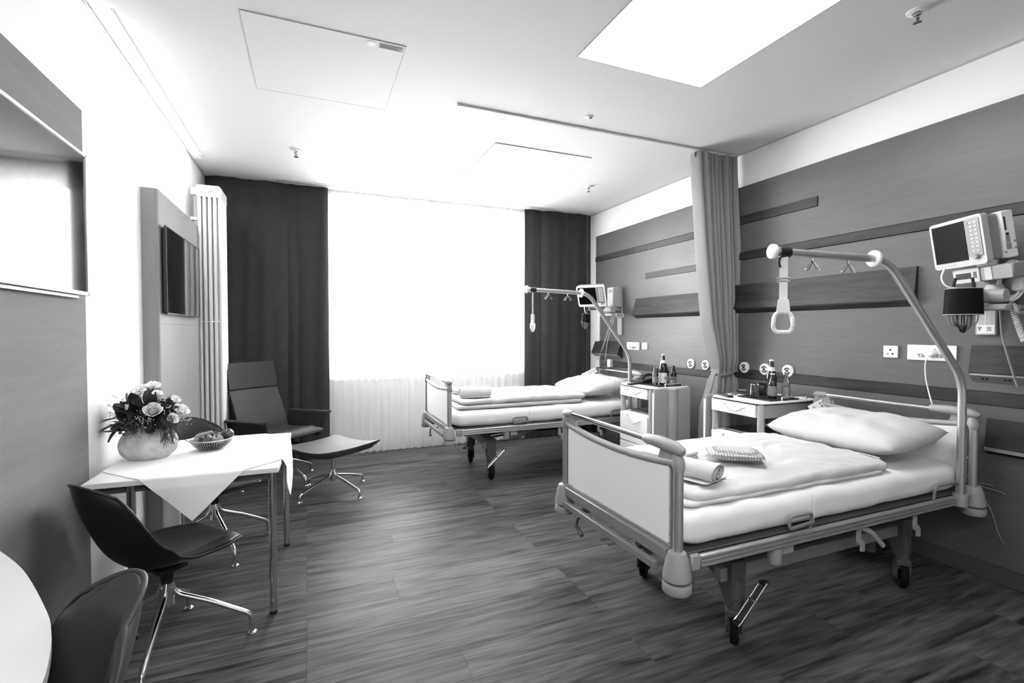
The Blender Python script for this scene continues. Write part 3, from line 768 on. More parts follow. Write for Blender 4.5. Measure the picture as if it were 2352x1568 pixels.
def make_bed(name, label, loc):
    t = thing(name, label, 'bed', loc)
    bed_end(t, 0, 'footboard', .88, -1)
    bed_end(t, BL, 'headboard', .88, 1)
    # corner bumpers with rollers
    for x in (0, BL):
        for sg in (-1, 1):
            px = x + (-.006 if x == 0 else .006); py = sg * .452
            b = build('bumper', M().lathe([(.024, .558), (.034, .553), (.043, .525), (.053, .475), (.055, .452), (.050, .446), (.0001, .446)], 24, (px, py, 0)), K['greyplastic'], t)
            build('roller', M().lathe([(.03, .446), (.03, .438), (.053, .438), (.056, .432), (.056, .404), (.051, .397), (.0001, .397)], 24, (px, py, 0)), K['greyplastic'], b)
    # mattress base
    build('foot_crossbar', M().box(-.028, .022, -.41, .41, .503, .553, .004), K['midgrey'], t)
    build('linen_shelf_bar', M().box(-.045, -.018, -.36, .40, .448, .480, .003).box(-.04, .05, -.25, -.23, .45, .475, .002).box(-.04, .05, .26, .28, .45, .475, .002), K['midgrey'], t)
    build('head_crossbar', M().box(BL - .02, BL + .02, -.41, .41, .50, .55, .004), K['midgrey'], t)
    for sg in (-1, 1):
        y0 = sg * .452
        m = M()
        m.box(.105, BL - .02, y0 - .008, y0 + .008, .470, .525, .003)
        for k in range(3):
            z = .4765 + k * .0175
            m.tube([(.107, y0 + sg * .008, z + .004), (BL - .022, y0 + sg * .008, z + .004)], .0062, 8)
        build('side_rail', m, K['alu'], t)
        build('rail_end', M().box(.058, .105, y0 - .012, y0 + .012, .465, .53, .006), K['greyplastic'], t)
    build('mattress_base', M().box(.05, BL - .05, -.44, .44, .524, .532, .002), K['darksteel'], t)
    for k in range(11):
        x = .16 + k * .175
        build('slat', M().box(x, x + .05, -.43, .43, .498, .522, .004), K['darksteel'], t)
    for sg in (-1, 1):
        for hx, w in ((.61, .16), (1.70, .21)):
            P = bend([(hx, sg * .452, .52), (hx, sg * .458, .60), (hx + w, sg * .458, .60), (hx + w, sg * .452, .53)], .028)
            if w < .2: P = bend([(hx + w, sg * .455, .555), (hx, sg * .458, .545), (hx, sg * .458, .60), (hx + w - .015, sg * .458, .60), (hx + w - .01, sg * .452, .55), (hx + w - .01, sg * .445, .525)], .022)
            build('mattress_handle', M().tube(P, .0075, 8), K['midgrey'], t)
    # lifting linkage and chassis
    for sg in (-1, 1):
        y0 = sg * .30
        build('chassis_rail', M().box(.36, 1.72, y0 - .02, y0 + .02, .292, .352, .004), K['midgrey'], t)
        build('lift_arm', M().tube([(.62, sg * .25, .345), (.98, sg * .25, .47)], .02, 8, flat=((0, 1, 0), 2.0)), K['midgrey'], t)
        build('lift_arm', M().tube([(1.18, sg * .25, .345), (1.52, sg * .25, .47)], .02, 8, flat=((0, 1, 0), 2.0)), K['midgrey'], t)
        build('frame_rail', M().box(.16, 1.95, sg * .36 - .015, sg * .36 + .015, .455, .498, .004), K['darksteel'], t)
        build('hook', M().tube(bend([(1.11, sg * .44, .47), (1.11, sg * .44, .40), (1.14, sg * .44, .39), (1.14, sg * .44, .35)], .01), .009, 8, flat=((0, 1, 0), 1.8)), K['greyplastic'], t)
        build('hook', M().tube(bend([(1.56, sg * .44, .47), (1.56, sg * .44, .40), (1.59, sg * .44, .39), (1.59, sg * .44, .35)], .01), .009, 8, flat=((0, 1, 0), 1.8)), K['greyplastic'], t)
        build('release_lever', M().tube(bend([(1.14, sg * .43, .46), (1.19, sg * .45, .44), (1.27, sg * .46, .36)], .02), .008, 8, flat=((0, 1, 0), 1.6)), K['greyplastic'], t)
        build('socket_block', M().lathe([(.026, .40), (.03, .41), (.03, .47)], 16, (.55, sg * .435, 0)).box(.59, .66, sg * .425, sg * .445, .43, .47, .003), K['greyplastic'], t)
    build('drive_shaft', M().tube([(.62, -.2, .315), (1.5, -.2, .305)], .014, 10).tube([(.95, -.2, .31), (1.15, -.2, .31)], .026, 12), K['darksteel'], t)
    build('actuator', M().box(.86, 1.30, -.07, .07, .36, .43, .01).tube([(.5, 0, .36), (.86, 0, .39)], .018, 10), K['black'], t)
    build('control_box', M().box(1.25, 1.55, .02, .2, .34, .44, .01), K['black'], t)
    for xx in (.47, 1.62):
        build('cross_member', M().box(xx - .02, xx + .02, -.29, .29, .30, .345, .003), K['darksteel'], t)
    for yy in (-.12, .1):
        build('brace', M().tube([(.47, yy, .35), (.74, yy + .03, .37)], .012, 8), K['midgrey'], t)
    # end frames on casters
    for x, hd in ((.44, 0), (1.68, 1)):
        poly = [(-.345, .385), (.345, .385), (.345, .20), (.325, .17), (.30, .20), (.255, .29), (.20, .305), (-.20, .305), (-.255, .29), (-.30, .20), (-.325, .17), (-.345, .20)]
        build('end_frame', M().prism(poly, 'x', x - .042, x + .042), K['darksteel'], t, ang=30)
        for sg in (-1, 1):
            y0 = sg * .322
            c = build('caster', M().tube([(0, 0, .11), (0, 0, .30)], .031, 16).box(-.036, -.024, -.03, .034, .055, .14, .006).box(.024, .036, -.03, .034, .055, .14, .006)
                      .box(-.036, .036, -.032, .036, .125, .165, .008), K['darksteel'], t, loc=(x, y0, 0), rz=math.radians(-46))
            build('wheel', M().lathe([(.012, -.016), (.058, -.016), (.07, -.018), (.0755, -.011), (.0755, .011), (.07, .018), (.058, .016), (.012, .016)], 28, T=rot('Y', PI / 2)).xf(tr(0, .014, .0755)), K['rubber'], c)
            if not hd:
                T = tr(x + .035, y0 - .065 if sg < 0 else y0 + .065, .225) @ Matrix.Scale(.78, 4) @ Matrix.Scale(.7, 4, (0, 1, 0))
                ped = M()
                ped.tube(bend([(-.125, -.03, -.11), (-.125, .03, -.11), (-.11, .03, -.10), (.09, .03, .085), (.10, -.03, .085)], .008), .0045, 6)
                ped.tube(bend([(-.125, -.03, -.11), (-.11, -.03, -.10), (.09, -.03, .085)], .008), .0045, 6)
                ped.xf(T)
                p_ = build('brake_pedal', ped, K['chrome'], t)
                build('pedal_pad', M().box(-.135, -.09, -.028, .028, -.112, -.094, .004).xf(T), K['black'], p_)
                build('pedal_pad', M().box(.07, .115, -.028, .028, .072, .09, .004).xf(T), K['black'], p_)
                build('pivot_bolt', M().lathe([(.011, -.038), (.011, -.032), (.0001, -.03)], 12, T=rot('X', PI / 2)).lathe([(.009, -.05), (.009, .05)], 10, T=rot('X', PI / 2)).xf(T), K['chrome'], p_)
                build('pedal_arm', M().tube([(-.1, 0, -.1), (.085, 0, .078)], .014, 8, flat=((0, 1, 0), .6)).xf(T), K['blacksteel'], p_)
    for sg in (-1, 1):
        build('lift_column', M().tube([(1.60, sg * .2, .17), (1.60, sg * .2, .45)], .03, 16).lathe([(.045, .30), (.047, .305), (.047, .312), (.03, .318)], 16, (1.60, sg * .2, 0)), K['darksteel'], t)
    # crank under the foot end
    build('crank', M().tube(bend([(.09, .335, .40), (.01, .335, .40), (.005, .34, .362), (.0, .335, .355)], .012), .007, 8).tube([(.003, .34, .358), (-.012, .255, .340)], .011, 10), K['darksteel'], t)
    return t
def lift_pole(t, rz):
    """patient lifting pole in its socket at the head corner"""
    b = (1.925, -.462)
    P = bend([(0, 0, .50), (0, 0, 1.155), (-.505, 0, 1.785), (-1.175, 0, 1.805)], .10, 10)
    # keep the top arm level, bend rounder
    o = build('lift_pole', M().tube(P, .0195, 18), K['alu'], t, loc=(b[0], b[1], 0), rz=rz)
    def ring(x, r0, w, z=1.8):
        return M().lathe([(.0195, -w), (r0 - .006, -w), (r0, -w * .6), (r0, w * .6), (r0 - .006, w), (.0195, w)], 24, T=rot('Y', PI / 2)).xf(tr(x, 0, z))
    build('end_flange', M().lathe([(.0001, -.01), (.03, -.01), (.036, -.006), (.036, .006), (.03, .01), (.0195, .01)], 24, T=rot('Y', PI / 2)).xf(tr(-1.178, 0, 1.805)), K['whiteplastic'], o)
    build('stop_ring', ring(-.585, .042, .010, 1.787), K['whiteplastic'], o)
    for x in (-.95, -.74):
        zz = 1.797 if x < -.9 else 1.79
        h = M().tube([(x, 0, zz - .018), (x, 0, zz - .034)], .006, 8)
        for sg in (-1, 1):
            L = [(x + sg * q[0], 0, zz - .034 + q[1]) for q in ((0, 0), (.018, -.010), (.034, -.028), (.040, -.042), (.032, -.046), (.020, -.036), (.006, -.014), (0, -.002))]
            h.tube(bez(L, 4), .0022, 6)
        build('hook', h, K['chrome'], o)
    build('socket', M().lathe([(.021, .535), (.032, .535), (.034, .53), (.034, .47), (.02, .46)], 18), K['greyplastic'], o)
    return o
def trapeze(label, bed_loc, rz, turn=-38):
    b = Vector((bed_loc[0] + 1.925, bed_loc[1] - .462, 0))
    p = b + Vector((-1.115 * cos(rz), -1.115 * sin(rz), 0))
    t = thing('trapeze_handle', label, 'grab handle', (p.x, p.y, 1.803), rz)
    T = rot('Z', math.radians(0))
    build('strap_clip', M().lathe([(.0205, -.028), (.026, -.028), (.026, .028), (.0205, .028)], 20, T=rot('Y', PI / 2)).tube(bend([(-.02, 0, -.024), (-.028, 0, -.05), (-.02, 0, -.075)], .01), .006, 8), K['black'], t)
    a = math.radians(turn)
    w = Vector((cos(a), sin(a), 0))
    def strap(z0, z1, o=0.0):
        n = Vector((-sin(a), cos(a), 0)) * .0035
        m = M(); vs = []
        for z in (z0, z1):
            for sg, q in ((-1, -1), (1, -1), (1, 1), (-1, 1)): vs.append(w * (.018 * sg) + n * q + Vector((0, 0, z)))
        return m.add(vs, [(0, 1, 2, 3), (7, 6, 5, 4), (0, 4, 5, 1), (1, 5, 6, 2), (2, 6, 7, 3), (3, 7, 4, 0)])
    s_ = strap(.022, -.245)
    build('strap', s_, K['whiteplastic'], t)
    bk = M()
    for z in (-.128, -.142): bk.tube([w * -.028 + Vector((0, 0, z)), w * .028 + Vector((0, 0, z))], .006, 8)
    build('buckle', bk, K['alu'], t)
    R_ = Matrix.Rotation(a, 4, 'Z')
    hb = M().prism([(-.023, -.232), (.023, -.232), (.029, -.282), (.026, -.298), (-.026, -.298), (-.029, -.282)], 'y', -.013, .013).xf(R_)
    build('clamp', hb, K['whiteplastic'], t, ang=30)
    lp = bend([(-.022, 0, -.294), (-.037, 0, -.310), (-.044, 0, -.365), (-.032, 0, -.392), (.032, 0, -.392), (.044, 0, -.365), (.037, 0, -.310), (.022, 0, -.294)], .016, 6)
    g = M().tube([Vector(p_) for p_ in lp], .0105, 12, closed=True, flat=((0, 1, 0), .9))
    g.box(.034, .050, -.016, .016, -.372, -.318, .005).box(-.050, -.034, -.016, .016, -.372, -.318, .005)
    build('grip', g.xf(R_), K['whiteplastic'], t)
    return t
BN, BF = (1.32, 1.93, 0), (1.135, 4.624, 0)
RZN = math.radians(-11.5)
bn = make_bed('hospital_bed', 'nearer hospital bed with grey rails and white end boards, large in the foreground', BN)
bf = dup(bn, BF, 0, 'hospital bed standing by the window beyond the privacy curtain')
for ch in bf.children:
    if ch.name.startswith('caster'): ch.rotation_euler = (0, 0, math.radians(-8))
lift_pole(bn, RZN); lift_pole(bf, 0)
bn['group'] = bf['group'] = 'hospital beds'
trapeze('white grab handle hanging from the pole of the nearer bed', BN, RZN)
trapeze('white grab handle hanging from the pole of the window bed', BF, 0, 52)

# ------------------------------------------------------------------ bedding
def wr(p, s, a, seed): return a * noise.noise(Vector((p.x * s + seed, p.y * s * 1.3, p.z * s + seed)))
def mattress(label, loc, seed):
    def disp(p):
        side = 1 if p.z < .66 else .4
        hz = .008 * math.exp(-((p.x - .8) / .05) ** 2) * (1 if p.y < 0 else 0)
        return (0, (-.006 if p.y < 0 else .006) * math.exp(-((p.z - .60) / .05) ** 2) + wr(p, 9, .006 * side, seed), wr(p, 7, .006, seed + 9) + (.02 * max(0, abs(p.x - 1.02) - .75) ** 2 * 8 if p.z < .56 else 0) + (.014 * max(0, (.35 - p.x)) if p.z < .56 else 0))
    m = M().pad(.045, BL - .055, -.428, .43, .533, .682, .05, .07, 200, 12, disp)
    o = build('mattress', m, K['linen'], None, ang=80, loc=loc)
    tag(o, label, 'mattress', 'sheeted mattresses')
    tr_ = thing_child = M().tube(bez([(.79, -.4375, .67), (.785, -.4425, .62), (.79, -.441, .57), (.79, -.437, .545)], 5), .003, 6)
    build('sheet_seam', tr_, K['linen'], o)
    return o
mattress('white sheeted mattress on the nearer hospital bed', BN, 1.0)
mattress('white sheeted mattress on the window bed', BF, 5.0)
def duvet(label, loc, seed, zs=(.690, .725, .728, .772), drop=0.0):
    t = thing('duvet', label, 'duvet', loc, 0, 'white duvets')
    def dp(sd, a):
        return lambda p: (wr(p, 6, .010, sd), wr(p, 8, .008, sd + 3), a * (noise.noise(Vector((p.x * 5, p.y * 11 + 2 * noise.noise(Vector((p.x * 3, p.y * 3, sd))), sd)))) * .6 + wr(p, 16, a * .35, sd + 5))
    x0, x1 = .10, 1.47
    def low(p): return -drop * max(0, abs(p.y - .02) - .27) / .14
    def dq(sd, a):
        g = dp(sd, a)
        return lambda p: (lambda q: (q[0], q[1], q[2] + low(p)))(g(p))
    build('lower_layer', M().pad(x0, x1 - .06, -.395, .43, zs[0], zs[1], .017, .05, 180, 12, dp(seed, .006)), K['linen2'], t, ang=80)
    def top(x, y): return .03 * math.exp(-((x - .95) / .45) ** 2) * math.exp(-((y - .05) / .4) ** 2)
    build('upper_layer', M().pad(x0 + .04, x1, -.385, .43, zs[2], zs[3], .021, .07, 240, 26, dq(seed + 4, .016), top), K['linen2'], t, ang=80)
    return t
duvet('white folded duvet spread over the nearer bed', BN, 2.0, (.686, .703, .704, .742), .014)
duvet('white folded duvet spread over the window bed', BF, 8.0)
def cushion(m, hx, hy, h, seed, pw=.5, wrk=.012, n=34):
    def prof(a): return max(0, 1 - abs(a) ** 3.2) ** pw
    def surf(sg):
        def fn(u, v):
            a, b = 2 * u - 1, 2 * v - 1
            k = prof(a) * prof(b)
            px = hx * a * (1 - .05 * b * b) ; py = hy * b * (1 - .05 * a * a)
            w = wrk * noise.noise(Vector((px * 7 + seed, py * 9, seed))) + .5 * wrk * noise.noise(Vector((px * 17, py * 15 + seed, seed)))
            return (px, py, sg * h * k + (w * min(1, k * 2)))
        return fn
    m.sheet(surf(1), n, n); o = len(m.v); m.sheet(surf(-1), n, n)
    return m
def pillow(label, loc, seed):
    m = cushion(M(), .275, .40, .088, seed)
    for i, p in enumerate(m.v): # lies on the mattress, leaning up on the headboard side
        z = p[2] + .098 + .06 * (p[0] + .275) / .55
        m.v[i] = (p[0], p[1], max(z, .004 + .02 * max(0, p[0])))
    o = build('pillow', m, K['linen2'], None, ang=180, loc=(loc[0] + 1.745, loc[1] + .01, .686))
    tag(o, label, 'pillow', 'white pillows')
    hem = M().tube([(-.274 + .0, -.33 + .66 * k / 12, .052 + .004 * sin(k)) for k in range(13)], .004, 6)
    build('pillow_seam', hem, K['linen2'], o)
pillow('big white pillow at the head of the nearer bed', BN, 1.5)
pillow('big white pillow at the head of the window bed', BF, 4.2)
# towels and a small printed cushion at the foot
def towel_roll(label, x, y, z, L, R, rz, seed):
    t = thing('rolled_towel', label, 'towel', (x, y, z), rz, 'rolled towels on the beds')
    P = []; turns = 2.6; n = 90
    for i in range(n + 1):
        a = turns * 2 * PI * i / n; r = R * (.18 + .82 * i / n); P.append((r * cos(a) * 1.12, r * sin(a) * .86))
    mn = min(p[1] for p in P)
    def fn(u, v):
        i = u * n; k = min(int(i), n - 1); f = i - k
        q = [P[k][j] + (P[k + 1][j] - P[k][j]) * f for j in (0, 1)]
        yy = (v - .5) * L
        w = .005 * noise.noise(Vector((q[0] * 25, yy * 12, seed)))
        return (q[0] + w, yy + .006 * sin(u * 20), max(.001, q[1] - mn + w))
    build('roll', M().sheet(fn, 90, 26, .006), K['linen2'], t, ang=70)
    pad_ = M().pad(-R * 1.5, R * 1.9, -L / 2 + .01, L / 2 - .01, .0, .004, .002, .02, 60, 4)
    build('towel_tail', pad_, K['linen2'], t)
    return t
towel_roll('white rolled towel at the foot of the nearer bed', BN[0] + .30, BN[1] - .235, .752, .20, .058, math.radians(18), 1)
towel_roll('white rolled towel at the foot of the window bed', BF[0] + .32, BF[1] - .20, .786, .30, .066, math.radians(80), 4)
def folded(label, x, y, z, hx, hy, n, rz):
    t = thing('folded_towel', label, 'towel', (x, y, z), rz)
    for k in range(n):
        build('fold', M().pad(-hx, hx, -hy, hy, k * .019, k * .019 + .018, .009, .03, 80, 5, lambda p, k=k: (wr(p, 14, .006, k), wr(p, 14, .006, k + 4), 0)), K['linen2'], t, ang=80)
    return t
folded('flat folded white towel beside the footboard of the nearer bed', BN[0] + .42, BN[1] + .09, .752, .12, .10, 2, .2)
folded('flat folded white towel beside the footboard of the window bed', BF[0] + .30, BF[1] + .14, .786, .12, .14, 2, .1)
m = cushion(M(), .13, .10, .026, 3.3, .6, .006, 24)
for i, p in enumerate(m.v): m.v[i] = (p[0], p[1], max(.002, p[2] + .03))
o = build('small_cushion', m, K['print'], None, ang=180, loc=(BN[0] + .655, BN[1] - .115, .768), rz=math.radians(-38))
tag(o, 'small flat cushion with dotted print on the nearer duvet', 'cushion')
build('piping', M().tube([(.128 * (1 - .05 * b * b), .098 * b, .028) for b in [-1 + 2 * i / 12 for i in range(13)]], .003, 6), K['print'], o)

# hand controls hooked on the headboards
def handset(label, x, y, z, rz):
    t = thing('hand_control', label, 'remote control', (x, y, z), 0)
    T = rot('Z', rz) @ rot('Y', math.radians(-24)) @ rot('X', math.radians(58))
    build('body', M().box(-.095, .095, -.034, .034, -.018, .006, .006).xf(T), K['black'], t)
    f = build('keypad', M().box(-.092, .092, -.032, .032, .0055, .009, .002).xf(T), K['whiteplastic'], t)
    kp = M()
    for i in range(4):
        for j in range(2): kp.box(-.01 + i * .024, .006 + i * .024, -.018 + j * .022, -.004 + j * .022, .009, .0105)
    build('button', kp.xf(T), K['keypad'], f, kind='stuff')
    build('arrow_mark', M().prism([(-.075, -.012), (-.045, -.012), (-.06, .016)], 'z', .009, .0102).xf(T), K['keypad'], f)
    build('hook', M().tube(bend([tuple(T @ Vector((.08, .02, -.018))), tuple(T @ Vector((.10, .04, -.03))), tuple(T @ Vector((.11, .04, -.06)))], .01), .006, 8), K['black'], t)
    build('cable', M().tube(bez([tuple(T @ Vector((.095, 0, -.006))), (.12, .05, -.06), (.11, .1, -.16), (.09, .12, -.28)]), .004, 6), K['black'], t)
    return t
handset('white hand control hooked on the headboard of the nearer bed', 3.365, 2.335, .885, math.radians(-14))
handset('white hand control hooked on the headboard of the window bed', 3.10, 5.02, .90, math.radians(-14))

# ================================================================== BEDSIDE CABINETS (front faces -x)
def cabinet(label, loc, fl, D=.57, grp='bedside cabinets'):
    t = thing('bedside_cabinet', label, 'cabinet', loc, 0, grp)
    Wd = .232
    build('lower_body', M().box(.02, D - .02, -Wd + .03, Wd - .03, .09, .64, .004), K['cabgrey'], t)
    build('shelf', M().box(.012, D - .01, -Wd + .012, Wd - .012, .628, .646, .004), K['matwhite'], t)
    build('upper_body', M().box(.02, D - .02, -Wd + .02, Wd - .02, .792, .885, .003), K['matwhite'], t)
    build('back_panel', M().box(D - .02, D - .008, -Wd + .02, Wd - .02, .646, .80, .001), K['darksteel'], t)
    for sx in (0, 1):
        for sy in (-1, 1):
            cx, cy = (.024 if sx == 0 else D - .024), sy * (Wd - .024)
            build('corner_post', M().tube([(cx, cy, .075), (cx, cy, .892)], .024, 20), K['cabgrey'], t)
    for sy in (-1, 1):
        # bowed side apron under the top
        def ap(u, v, sy=sy): return (.03 + (D - .06) * u, sy * (Wd - .008 + .012 * sin(PI * u)), .795 + .094 * v)
        build('side_apron', M().sheet(ap, 12, 2, .008 * sy), K['cabgrey'], t)
    top = [(0, -Wd + .02), (.02, -Wd)] + [(.02 + (D - .03) * i / 10, -Wd - .010 * sin(PI * i / 10)) for i in range(1, 11)] + [(D, Wd)]
    top = [(-.004, -Wd + .03), (.02, -Wd - .002)] + [(.02 + (D - .02) * i / 10, -Wd - .004 - .010 * sin(PI * i / 10)) for i in range(1, 10)] + [(D, -Wd)]
    top = top + [(x, -y) for x, y in reversed(top)]
    build('top', M().prism(top, 'z', .897, .906), K['matwhite'], t, ang=30)
    build('top_edge', M().prism([(x * 1.0, y * 1.004) for x, y in top], 'z', .888, .8965), K['black'], t, ang=30)
    def drawer(z0, z1, hz):
        d = build('drawer', M().box(-.004, .018, -Wd + .05, Wd - .008, z0, z1, .004), K['white'], t)
        h = [(-.006, -.095, hz + .014), (-.018, -.08, hz + .006), (-.022, -.04, hz - .014), (-.022, .0, hz - .019), (-.022, .04, hz - .006), (-.018, .085, hz + .018), (-.006, .10, hz + .02)]
        build('handle', M().tube(bez(h, 5), .0045, 8), K['alu'], d)
        build('lock', M().lathe([(.007, 0), (.007, .004), (.0001, .004)], 12, (-.004, .10, z1 - .02), T=rot('Y', -PI / 2)), K['alu'], d)
    drawer(.795, .886, .84); drawer(.37, .640, .575)
    build('door', M().box(-.004, .018, -Wd + .05, Wd - .008, .10, .362, .004), K['white'], t)
    build('gallery_rail', M().tube(bend([(D * .4, -Wd + .02, .906), (D * .4, -Wd + .02, .935), (D * .85, -Wd + .02, .935), (D * .85, -Wd + .02, .906)], .02), .006, 10), K['chrome'], t)
    # folded-down tray leaf on one side
    y0 = fl * (Wd + .05)
    lf = build('folding_leaf', M().box(-.012, .135, y0 - .008, y0 + .008, .44, .905, .006), K['cabgrey'], t)
    build('leaf_column', M().tube([(.19, y0, .40), (.19, y0, .90)], .052, 24), K['cabgrey'], lf)
    build('leaf_board', M().box(.225, .40, y0 - .010, y0 + .010, .42, .905, .012), K['cabgrey'], lf)
    build('leaf_edge', M().box(-.018, -.012, y0 - .01, y0 + .01, .44, .87, .002), K['matwhite'], lf)
    for sx in (.06, D - .06):
        for sy in (-1, 1):
            c = build('caster', M().tube([(sx, sy * (Wd - .06), .055), (sx, sy * (Wd - .06), .09)], .012, 10), K['midgrey'], t)
            build('wheel', M().lathe([(.01, -.012), (.03, -.012), (.032, 0), (.03, .012), (.01, .012)], 18, (sx, sy * (Wd - .06), .032), T=rot('X', PI / 2)), K['rubber'], c)
    return t
CN, CF = (2.915, 2.68, 0), (2.772, 3.695, 0)
cabinet('white bedside cabinet with silver posts beside the nearer bed', CN, 1)
cabinet('white bedside cabinet with folded tray leaf beside the window bed', CF, -1, .43)
def at(c, x, y, z=.906): return (c[0] + x, c[1] + y, z)
def folder(label, c):
    t = thing('folder', label, 'folder', at(c, .06, .0, .6465))
    build('cover', M().box(0, .30, -.13, .15, 0, .004, .001).box(0, .30, -.13, .15, .016, .020, .001), K['black'], t)
    build('pages', M().box(.006, .292, -.126, .142, .004, .016), K['inkgrey'], t)
folder('dark folder in the open compartment of the nearer bedside cabinet', CN)
folder('dark folder in the open compartment of the far bedside cabinet', CF)
def bottle(name, label, cat, loc, h, r, neck, mt, lab=None, cap=True, shoulder=.55, grp=None):
    t = thing(name, label, cat, loc, random.uniform(-2, -1.2), grp)
    pr = [(.0001, 0), (r * .92, 0), (r, h * .02), (r, h * shoulder), (r * .93, h * (shoulder + .06)), (neck * 1.35, h * .80), (neck, h * .86), (neck, h * .955), (neck * 1.15, h * .957), (neck * 1.15, h * .975), (neck * .9, h * .98)]
    build('body', M().lathe(pr, 28), mt, t)
    if lab:
        for (a, b, m_) in lab:
            def rad(z):
                for (r0, z0), (r1, z1) in zip(pr, pr[1:]):
                    if z0 <= z <= z1: return r0 + (r1 - r0) * (z - z0) / max(1e-6, z1 - z0)
            build('label', M().lathe([(rad(h * (a + (b - a) * q / 4)) + .0008, h * (a + (b - a) * q / 4)) for q in range(5)], 28), K[m_], t)
            if b < .6: build('label_print', M().box(r + .0005, r + .0012, -.012, .012, h * (a + (b - a) * .35), h * (a + (b - a) * .65), 0), K['inkgrey'], t)
    if cap: build('cap', M().lathe([(neck * 1.2, h * .955), (neck * 1.25, h * .96), (neck * 1.2, h * .998), (.0001, h)], 20), K['whiteplastic'], t)
    return t
def tumbler(label, loc, h=.105, r=.034, down=True):
    t = thing('tumbler', label, 'glass', loc)
    pr = [(r, 0), (r * .86, h * .96), (r * .8, h), (.0001, h), (.0001, h - .012), (r * .76, h - .012), (r * .93, 0)]
    if not down: pr = [(q, h - z) for q, z in pr]
    build('body', M().lathe(pr, 28), K['glass'], t)
    build('base_ring', M().lathe([(r * .80, h * .955), (r * .86, h * .965), (r * .80, h * .985)], 28), K['glass'], t)
    return t
def phone(label, c, rz):
    t = thing('telephone', label, 'telephone', c, rz)
    build('base', M().prism([(-.09, 0), (.09, 0), (.09, .03), (-.09, .052)], 'x', -.075, .075), K['black'], t, ang=30)
    build('handset', M().tube(bez([(-.075, -.085, .052), (-.075, -.06, .075), (-.075, 0, .088), (-.075, .06, .075), (-.075, .085, .052)], 6), [.017] * 3 + [.014] * 19 + [.017] * 3, 10), K['black'], t)
    kp = M()
    for i in range(3):
        for j in range(4): kp.box(.0 + i * .022, .014 + i * .022, -.05 + j * .024, -.034 + j * .024, .040 - .0055 * j, .0475 - .0055 * j)
    build('keys', kp, K['keypad'], t, kind='stuff')
    build('display', M().box(.0, .06, .055, .08, .030, .036), K['inkgrey'], t)
    return t
def remote(label, c, rz):
    t = thing('remote_control', label, 'remote control', c, rz)
    build('body', M().box(-.085, .085, -.024, .024, 0, .016, .005), K['black'], t)
    build('buttons', M().box(-.06, -.05, -.01, .01, .016, .018).box(-.03, -.02, -.01, .01, .016, .018).box(.0, .01, -.01, .01, .016, .018), K['keypad'], t, kind='stuff')
    return t
def tray(label, c, hx, hy):
    t = thing('serving_tray', label, 'tray', c)
    build('base', M().box(-hx, hx, -hy, hy, 0, .004, .001), K['black'], t)
    build('rim', M().box(-hx, hx, -hy, -hy + .006, .004, .009).box(-hx, hx, hy - .006, hy, .004, .009).box(-hx, -hx + .006, -hy + .006, hy - .006, .004, .009).box(hx - .006, hx, -hy + .006, hy - .006, .004, .009), K['black'], t)
# nearer cabinet
tray('flat black tray under the drinks on the nearer bedside cabinet', at(CN, .275, -.055, .9065), .15, .145)
phone('black telephone on the nearer bedside cabinet behind the tumbler', at(CN, .36, .165), math.radians(100))
remote('black remote control lying on the front corner of the nearer cabinet', at(CN, .06, .145), math.radians(70))
t = thing('pen_holder', 'small chrome clip lying beside the remote on the nearer cabinet', 'clip', at(CN, .17, .17), .4)
build('spring', M().tube(bend([(-.05, 0, .006), (-.03, 0, .022), (.02, 0, .022), (.045, 0, .008)], .012), .006, 8), K['alu'], t)
build('pad', M().box(.0, .05, -.016, .016, .0, .018, .004), K['keypad'], t)
tumbler('clear glass tumbler upside down on the nearer bedside cabinet', at(CN, .195, -.005, .911))
bottle('water_bottle', 'tall dark bottle with white cap on the nearer bedside cabinet', 'bottle', at(CN, .33, -.04, .911), .285, .037, .014, K['bottle'], [(.70, .80, 'label')])
bottle('juice_bottle', 'small dark bottle with picture label in front of the tall bottle, nearer cabinet', 'bottle', at(CN, .275, -.095, .911), .185, .029, .013, K['bottle'], [(.1, .5, 'keypad')])
bottle('clear_bottle', 'clear glass bottle behind the dark bottles on the nearer cabinet', 'bottle', at(CN, .385, -.12, .911), .185, .029, .012, K['glass'], [(.18, .46, 'keypad')], cap=False)
# far cabinet
tray('flat black tray under the drinks on the far bedside cabinet', at(CF, .25, -.06, .9065), .15, .145)
phone('black telephone on the far bedside cabinet behind the lifting pole', at(CF, .22, .165), math.radians(100))
remote('black remote control on the front edge of the far bedside cabinet', at(CF, .05, .08), math.radians(20))
bottle('water_bottle', 'tall dark bottle with white cap on the far bedside cabinet', 'bottle', at(CF, .29, -.045, .911), .285, .037, .014, K['bottle'], [(.70, .80, 'label'), (.05, .38, 'label')])
bottle('clear_bottle', 'clear glass bottle left of the tall bottle on the far cabinet', 'bottle', at(CF, .215, -.03, .911), .185, .029, .016, K['glass'], [(.1, .4, 'keypad')], cap=False)
bottle('juice_bottle', 'small dark bottle nearer the wall on the far bedside cabinet', 'bottle', at(CF, .36, .0, .911), .185, .027, .013, K['bottle'], [(.12, .4, 'keypad')], cap=False)
bottle('juice_bottle', 'second small dark bottle right of the tall one on the far cabinet', 'bottle', at(CF, .385, -.075, .911), .18, .027, .013, K['bottle'], [(.12, .4, 'keypad')], cap=False)
tumbler('clear low tumbler on the tray of the far bedside cabinet', at(CF, .30, -.155, .911), .06, .03, False)

